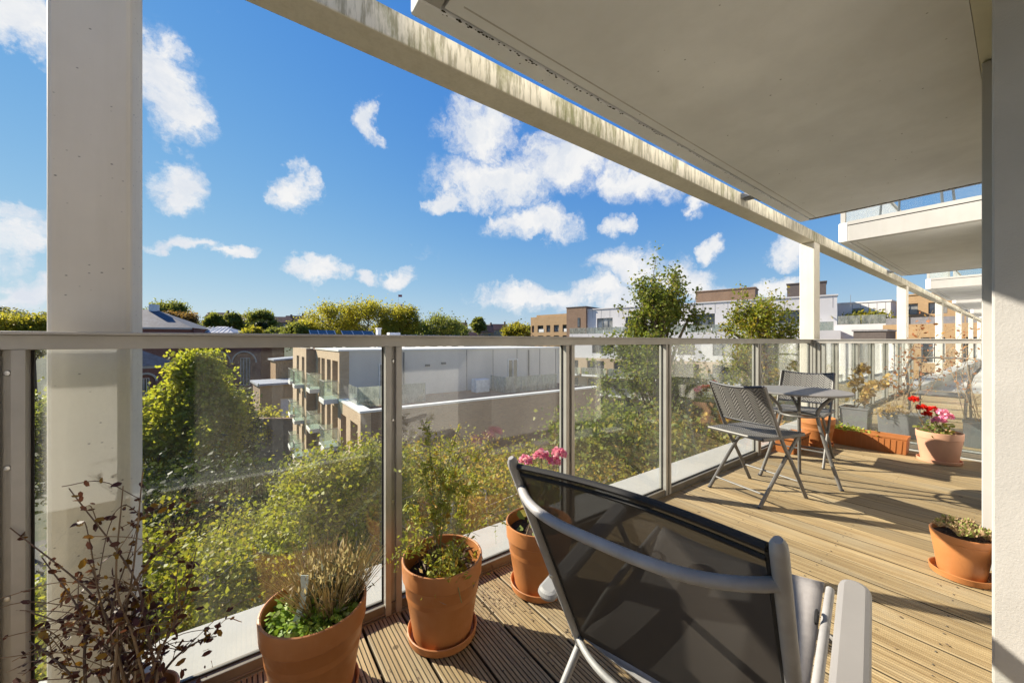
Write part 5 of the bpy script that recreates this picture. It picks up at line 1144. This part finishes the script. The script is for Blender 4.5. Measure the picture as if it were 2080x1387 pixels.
# ------------------------------------------------------------------ trees
M['bark'] = plain('bark_brown', (.10, .075, .05), .9, .35, 6, .6, 20, .02)
M['bark_birch'] = plain('birch_bark', (.34, .31, .27), .85, .35, 5, .4, 20, .01, stretch=(1, 1, 5))
M['birch'] = leaf_mat('birch_leaf', (.165, .185, .018), (.34, .345, .038), (.40, .30, .04), .10)
M['birch2'] = leaf_mat('birch_leaf_yellowing', (.16, .165, .018), (.33, .31, .038), (.42, .23, .035), .22)
M['tall'] = leaf_mat('tall_tree_leaf', (0.087, 0.116, 0.020), (0.189, 0.225, 0.038), (0.275, 0.232, 0.043), .10)
M['big'] = leaf_mat('limelike_leaf', (0.116, 0.145, 0.017), (0.254, 0.275, 0.029), (0.334, 0.246, 0.029), .15)
M['lime'] = leaf_mat('lime_leaf', (.20, .225, .025), (.42, .43, .05), (.48, .38, .05), .12, transl=.6)
M['far_wood'] = leaf_mat('far_wood_leaf', (.10, .115, .045), (.17, .175, .07), (.22, .17, .06), .15, transl=.45)
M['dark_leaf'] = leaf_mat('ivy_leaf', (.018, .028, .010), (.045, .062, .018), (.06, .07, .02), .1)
M['far_yellow'] = leaf_mat('far_yellow_leaf', (.22, .22, .030), (.38, .35, .045), (.42, .30, .04), .06, transl=.6)
M['far_green'] = leaf_mat('far_green_leaf', (.13, .16, .035), (.24, .26, .055), (.28, .25, .05), .08, transl=.55)
M['far_rust'] = leaf_mat('far_rust_leaf', (0.217, 0.109, 0.036), (0.319, 0.189, 0.058), (0.189, 0.174, 0.058), .2)
def tree(name, label, base, top_z, centre_z, rx, rz, nleaf, leaf, mat, seed, bark='bark', group=None, droop=.25, branches=34, cone=0.0, clump=.16, lean=(0, 0), ry=None, clip=None):
    """tapered trunk, limbs that reach through an uneven crown, leaf faces clustered along the outer twigs"""
    r = random.Random(seed); rng = np.random.default_rng(seed); ry = ry or rx
    t = thing(name, label, 'tree', (base[0], base[1], base[2]), 0, group)
    cx, cy = base[0] + lean[0], base[1] + lean[1]; h0 = centre_z - rz
    tr = MB(); k = 7; zt = centre_z + rz * .82
    tp = [Vector((base[0] + (cx - base[0]) * (i / k) + (r.gauss(0, .02) * rx if 0 < i < k else 0), base[1] + (cy - base[1]) * (i / k) + (r.gauss(0, .02) * rx if 0 < i < k else 0), base[2] + (zt - base[2]) * i / k)) for i in range(k + 1)]
    r0 = max(.05, (zt - base[2]) * .014); tr.tube(tp, [r0 * (1 - .9 * i / k) + .01 for i in range(k + 1)], 8); tr.build('trunk', M[bark], t, W=True)
    lm = MB(); C = []; Wt = []
    for b in range(branches):
        f = r.random() ** .8; z = h0 + .1 * rz + f * rz * 1.75; 
        u = (z - centre_z) / rz; wid = math.sqrt(max(.05, 1 - u * u)) * (1 - cone * max(0, u) * .75) * r.uniform(.5, 1.2)
        a = b * 2.4 + r.uniform(-.5, .5); e = Vector((cx + rx * wid * math.cos(a), cy + ry * wid * math.sin(a), min(z + rz * r.uniform(.05, .35), centre_z + rz * 1.02)))
        zi = min(max((z - rz * .35 - base[2]) / (zt - base[2]), .15), .97) * k; i0 = int(zi); s = tp[i0].lerp(tp[min(i0 + 1, k)], zi - i0)
        m_ = s.lerp(e, .55) + Vector((0, 0, rz * .08)); d_ = e + Vector((math.cos(a) * rx * .08, math.sin(a) * rx * .08, -droop * rz * r.uniform(.4, 1)))
        pts = arc([s, m_, e, d_], 4); n = len(pts); lm.tube(pts, [r0 * .32 * (1 - .93 * i / n) + .003 for i in range(n)], 4, False)
        for i in range(n):
            if i / n > .30: C.append(pts[i]); Wt.append(.4 + i / n)
            if i / n > .35 and r.random() < .75:
                q = pts[i] + Vector((r.gauss(0, .14) * rx, r.gauss(0, .14) * ry, r.gauss(.02, .10) * rz)); lm.tube([pts[i], q], .004 + r0 * .02, 3, False); C.append(q); Wt.append(1.0)
    for j in range(int(branches * .4)):                  # the leader and stray top shoots
        q = Vector((cx + r.gauss(0, .22) * rx * (1 - cone * .5), cy + r.gauss(0, .22) * ry * (1 - cone * .5), centre_z + rz * r.uniform(.45, 1.0))); C.append(q); Wt.append(.9)
    lm.build('limbs', M[bark], t, W=True)
    C = np.array([tuple(c) for c in C]); Wt = np.array(Wt); idx = rng.choice(len(C), nleaf, p=Wt / Wt.sum())
    sg = clump * (.5 + rng.random(len(C)))[idx][:, None] * np.array([rx, ry, min(rz, rx * 1.1)])
    P = C[idx] + rng.normal(size=(nleaf, 3)) * sg
    if clip is not None: P = P[clip(P)]
    leaves_obj('crown', P, leaf, M[mat], t, rng, W=True, elong=1.45, flat=.15); return t
def T(px, d): x, y = at(px, d); return (x, y, GZ)
keep = lambda P: P[:, 1] > 2.05                         # the crowns do not grow through the parapet
# row of trees under the balcony
tree('birch_tree', 'bright green bushy birch below the left end of the balcony', T(395, 6.3), 0, -3.85, 2.0, 1.6, 60000, .047, 'birch', 1, 'bark_birch', 'trees under the balcony', .35, 60, clump=.105, clip=keep)
tree('birch_tree', 'yellow green birch just left of the first railing post below', T(705, 6.8), 0, -3.05, 1.25, 2.1, 52000, .045, 'birch', 2, 'bark_birch', 'trees under the balcony', .45, 56, .35, .105, clip=keep)
tree('birch_tree', 'birch with some orange leaves behind the feathery pot plant', T(940, 7.6), 0, -3.45, 2.1, 1.95, 58000, .047, 'birch2', 3, 'bark_birch', 'trees under the balcony', .4, 60, clump=.105, clip=keep)
tree('birch_tree', 'olive birch crown behind the mesh chair, below the second glass panels', T(1170, 8.4), 0, -3.75, 2.6, 1.9, 52000, .052, 'birch2', 4, 'bark_birch', 'trees under the balcony', .4, 60, clump=.105, clip=keep)
tree('tall_tree', 'tall slim tree rising above the railing left of the corner column', T(1338, 11.5), 0, -1.35, 1.75, 4.1, 30000, .066, 'tall', 5, 'bark', 'trees under the balcony', .12, 62, .75, .075)
tree('tall_tree', 'rounder tree rising above the railing beside the corner column', T(1562, 12.5), 0, -1.3, 2.0, 3.4, 27000, .066, 'big', 6, 'bark', 'trees under the balcony', .15, 56, .7, .085)
tree('shrub_tree', 'dark green shrubby tree under the tall slim tree', T(1290, 9.6), 0, -2.9, 1.9, 1.9, 22000, .075, 'tall', 7, 'bark', 'trees under the balcony', .3, 36, clip=keep)
tree('shrub_tree', 'golden green shrub behind the near woven chair', T(1440, 9.4), 0, -2.6, 1.7, 1.5, 20000, .070, 'birch2', 8, 'bark', 'trees under the balcony', .3, 36, clip=keep)
tree('shrub_tree', 'green shrub below the railing corner', T(1570, 10.5), 0, -2.6, 1.5, 1.8, 14000, .075, 'tall', 18, 'bark', 'trees under the balcony', .3, 30, clip=keep)
tree('lime_tree', 'large yellow green tree in front of the red brick arches', T(402, 23), 0, -5.7, 2.5, 5.4, 46000, .15, 'lime', 9, 'bark', 'trees in the school yard', .15, 70, 1.25, .10)
tree('lime_tree', 'lower yellow green tree at the left shoulder of the large one', T(318, 22), 0, -8.0, 2.6, 4.4, 26000, .15, 'lime', 19, 'bark', 'trees in the school yard', .15, 50, .7, .11)
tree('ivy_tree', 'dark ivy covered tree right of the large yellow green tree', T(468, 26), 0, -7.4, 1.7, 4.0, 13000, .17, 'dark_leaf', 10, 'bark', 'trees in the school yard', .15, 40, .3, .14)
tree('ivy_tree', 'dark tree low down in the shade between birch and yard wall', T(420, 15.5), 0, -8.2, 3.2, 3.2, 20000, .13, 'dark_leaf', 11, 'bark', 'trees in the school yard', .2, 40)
tree('lime_tree', 'green tree behind the glass left of the near column', T(40, 24), 0, -6.2, 3.2, 3.4, 12000, .18, 'far_green', 12, 'bark', 'trees in the school yard', .15, 36)
tree('yard_shrub', 'small yellow shrub in the workshop yard', T(545, 42), 0, -9.0, 2.0, 2.2, 3000, .22, 'far_yellow', 13, 'bark', None, .1, 20)
# horizon trees: (picture column, depth, top z, width, height, material, label)
hz = [(668, 92, 9.0, 13.0, 10, 'far_yellow', 'left one of the three broad yellow green trees above the flat roofs'), (748, 98, 10.8, 14.0, 11, 'far_yellow', 'tallest middle yellow green tree above the flat roofs'), (815, 96, 8.8, 9.5, 9, 'far_yellow', 'right one of the broad yellow trees beneath the church tower'),
      (622, 84, 5.2, 7.5, 6.5, 'far_yellow', 'small round yellow tree at the left of the broad yellow group'), (896, 92, 7.2, 10.5, 8.5, 'far_green', 'separate round green tree right of the yellow group'), (850, 110, 5.6, 6, 6, 'far_green', 'low tree in the gap between yellow group and round green tree'),
      (603, 80, 4.6, 4.5, 5, 'far_green', 'small green tree beside the left ridge houses'), (340, 120, 13.0, 8, 9, 'far_green', 'tall bare topped tree above the school hall roof'), (362, 105, 8.6, 8, 6, 'far_rust', 'rust coloured tree behind the school hall roof'),
      (434, 135, 10.6, 5, 6.5, 'far_green', 'first small round tree right of the school roof'), (476, 135, 10.2, 5, 6.5, 'far_green', 'second small round tree right of the school roof'), (525, 140, 11.4, 9, 8, 'far_green', 'wide dull green tree on the skyline above the lantern'),
      (527, 86, 5.2, 3.2, 4, 'dark_leaf', 'small dark round tree on the skyline left of the ridge houses'), (510, 80, 3.6, 4, 4, 'far_yellow', 'bright low bush under the small dark round tree'), (565, 84, 3.6, 5, 4, 'far_green', 'low green hedge tree right of the dark round tree'),
      (1046, 118, 6.2, 7.5, 7.5, 'far_yellow', 'bushy yellow tree against the tan flats'), (972, 165, 11.2, 5, 7, 'far_green', 'round tree on the ridge between the houses'), (935, 130, 5.5, 4.5, 7, 'far_green', 'dark slim tree right of the round green tree'),
      (15, 46, 4.2, 4.5, 5, 'far_yellow', 'yellow tree top at the left picture edge'), (72, 48, 4.0, 3.2, 5, 'far_yellow', 'yellow tree top touching the near column'), (1085, 170, 7.5, 8, 6, 'far_green', 'dull tree behind the left end of the tan flats')]
for i, (px, d, zt, w, h, mt, lab) in enumerate(hz):
    x, y = at(px, d); R = math.hypot(x, y); zb = GZ if R < 130 else GZ - .6 + float(np.interp(R, rad, hh))
    tree('skyline_tree', lab, (x, y, zb), 0, zt - h / 2, w / 2, h / 2, 11000, .0028 * d + .02, mt, 100 + i, 'bark', 'trees on the skyline', .12, 30, .2, .15)
# the wood and gardens along the ridge, too far to tell one crown from the next
rng = np.random.default_rng(55); r = random.Random(55); P = []
for k in range(150):
    px = r.uniform(-120, 1130); d = r.uniform(150, 330); x, y = at(px, d); R = math.hypot(x, y); zb = GZ - .5 + float(np.interp(R, rad, hh))
    w = r.uniform(3, 7); h = r.uniform(4, 8.5) * (.75 if 900 < px < 1130 else 1); q = rng.normal(size=(260, 3)); q /= np.linalg.norm(q, axis=1, keepdims=True); q *= rng.random((260, 1)) ** .4
    P.append(q * (w, w, h * .6) + (x, y, zb + h * .45))
tag(leaves_obj('far_wood', np.concatenate(P), .75, M['far_wood'], None, rng), 'dull green band of distant woods and gardens along the skyline', 'wood', kind='stuff')
# climbers and planting on the clad penthouse terrace
t = thing('terrace_hedge', 'row of mixed green planting on the clad penthouse terrace', 'plant', (57.4, 10.5, 3.0)); rng = np.random.default_rng(77)
P = np.array([57.6, 10.4, 3.7]) + rng.normal(size=(700, 3)) * (.35, 1.0, .4); P[:, 2] = np.maximum(P[:, 2], 3.05); leaves_obj('foliage', P, .22, M['far_yellow'], t, rng, W=True)
# undergrowth under the trees
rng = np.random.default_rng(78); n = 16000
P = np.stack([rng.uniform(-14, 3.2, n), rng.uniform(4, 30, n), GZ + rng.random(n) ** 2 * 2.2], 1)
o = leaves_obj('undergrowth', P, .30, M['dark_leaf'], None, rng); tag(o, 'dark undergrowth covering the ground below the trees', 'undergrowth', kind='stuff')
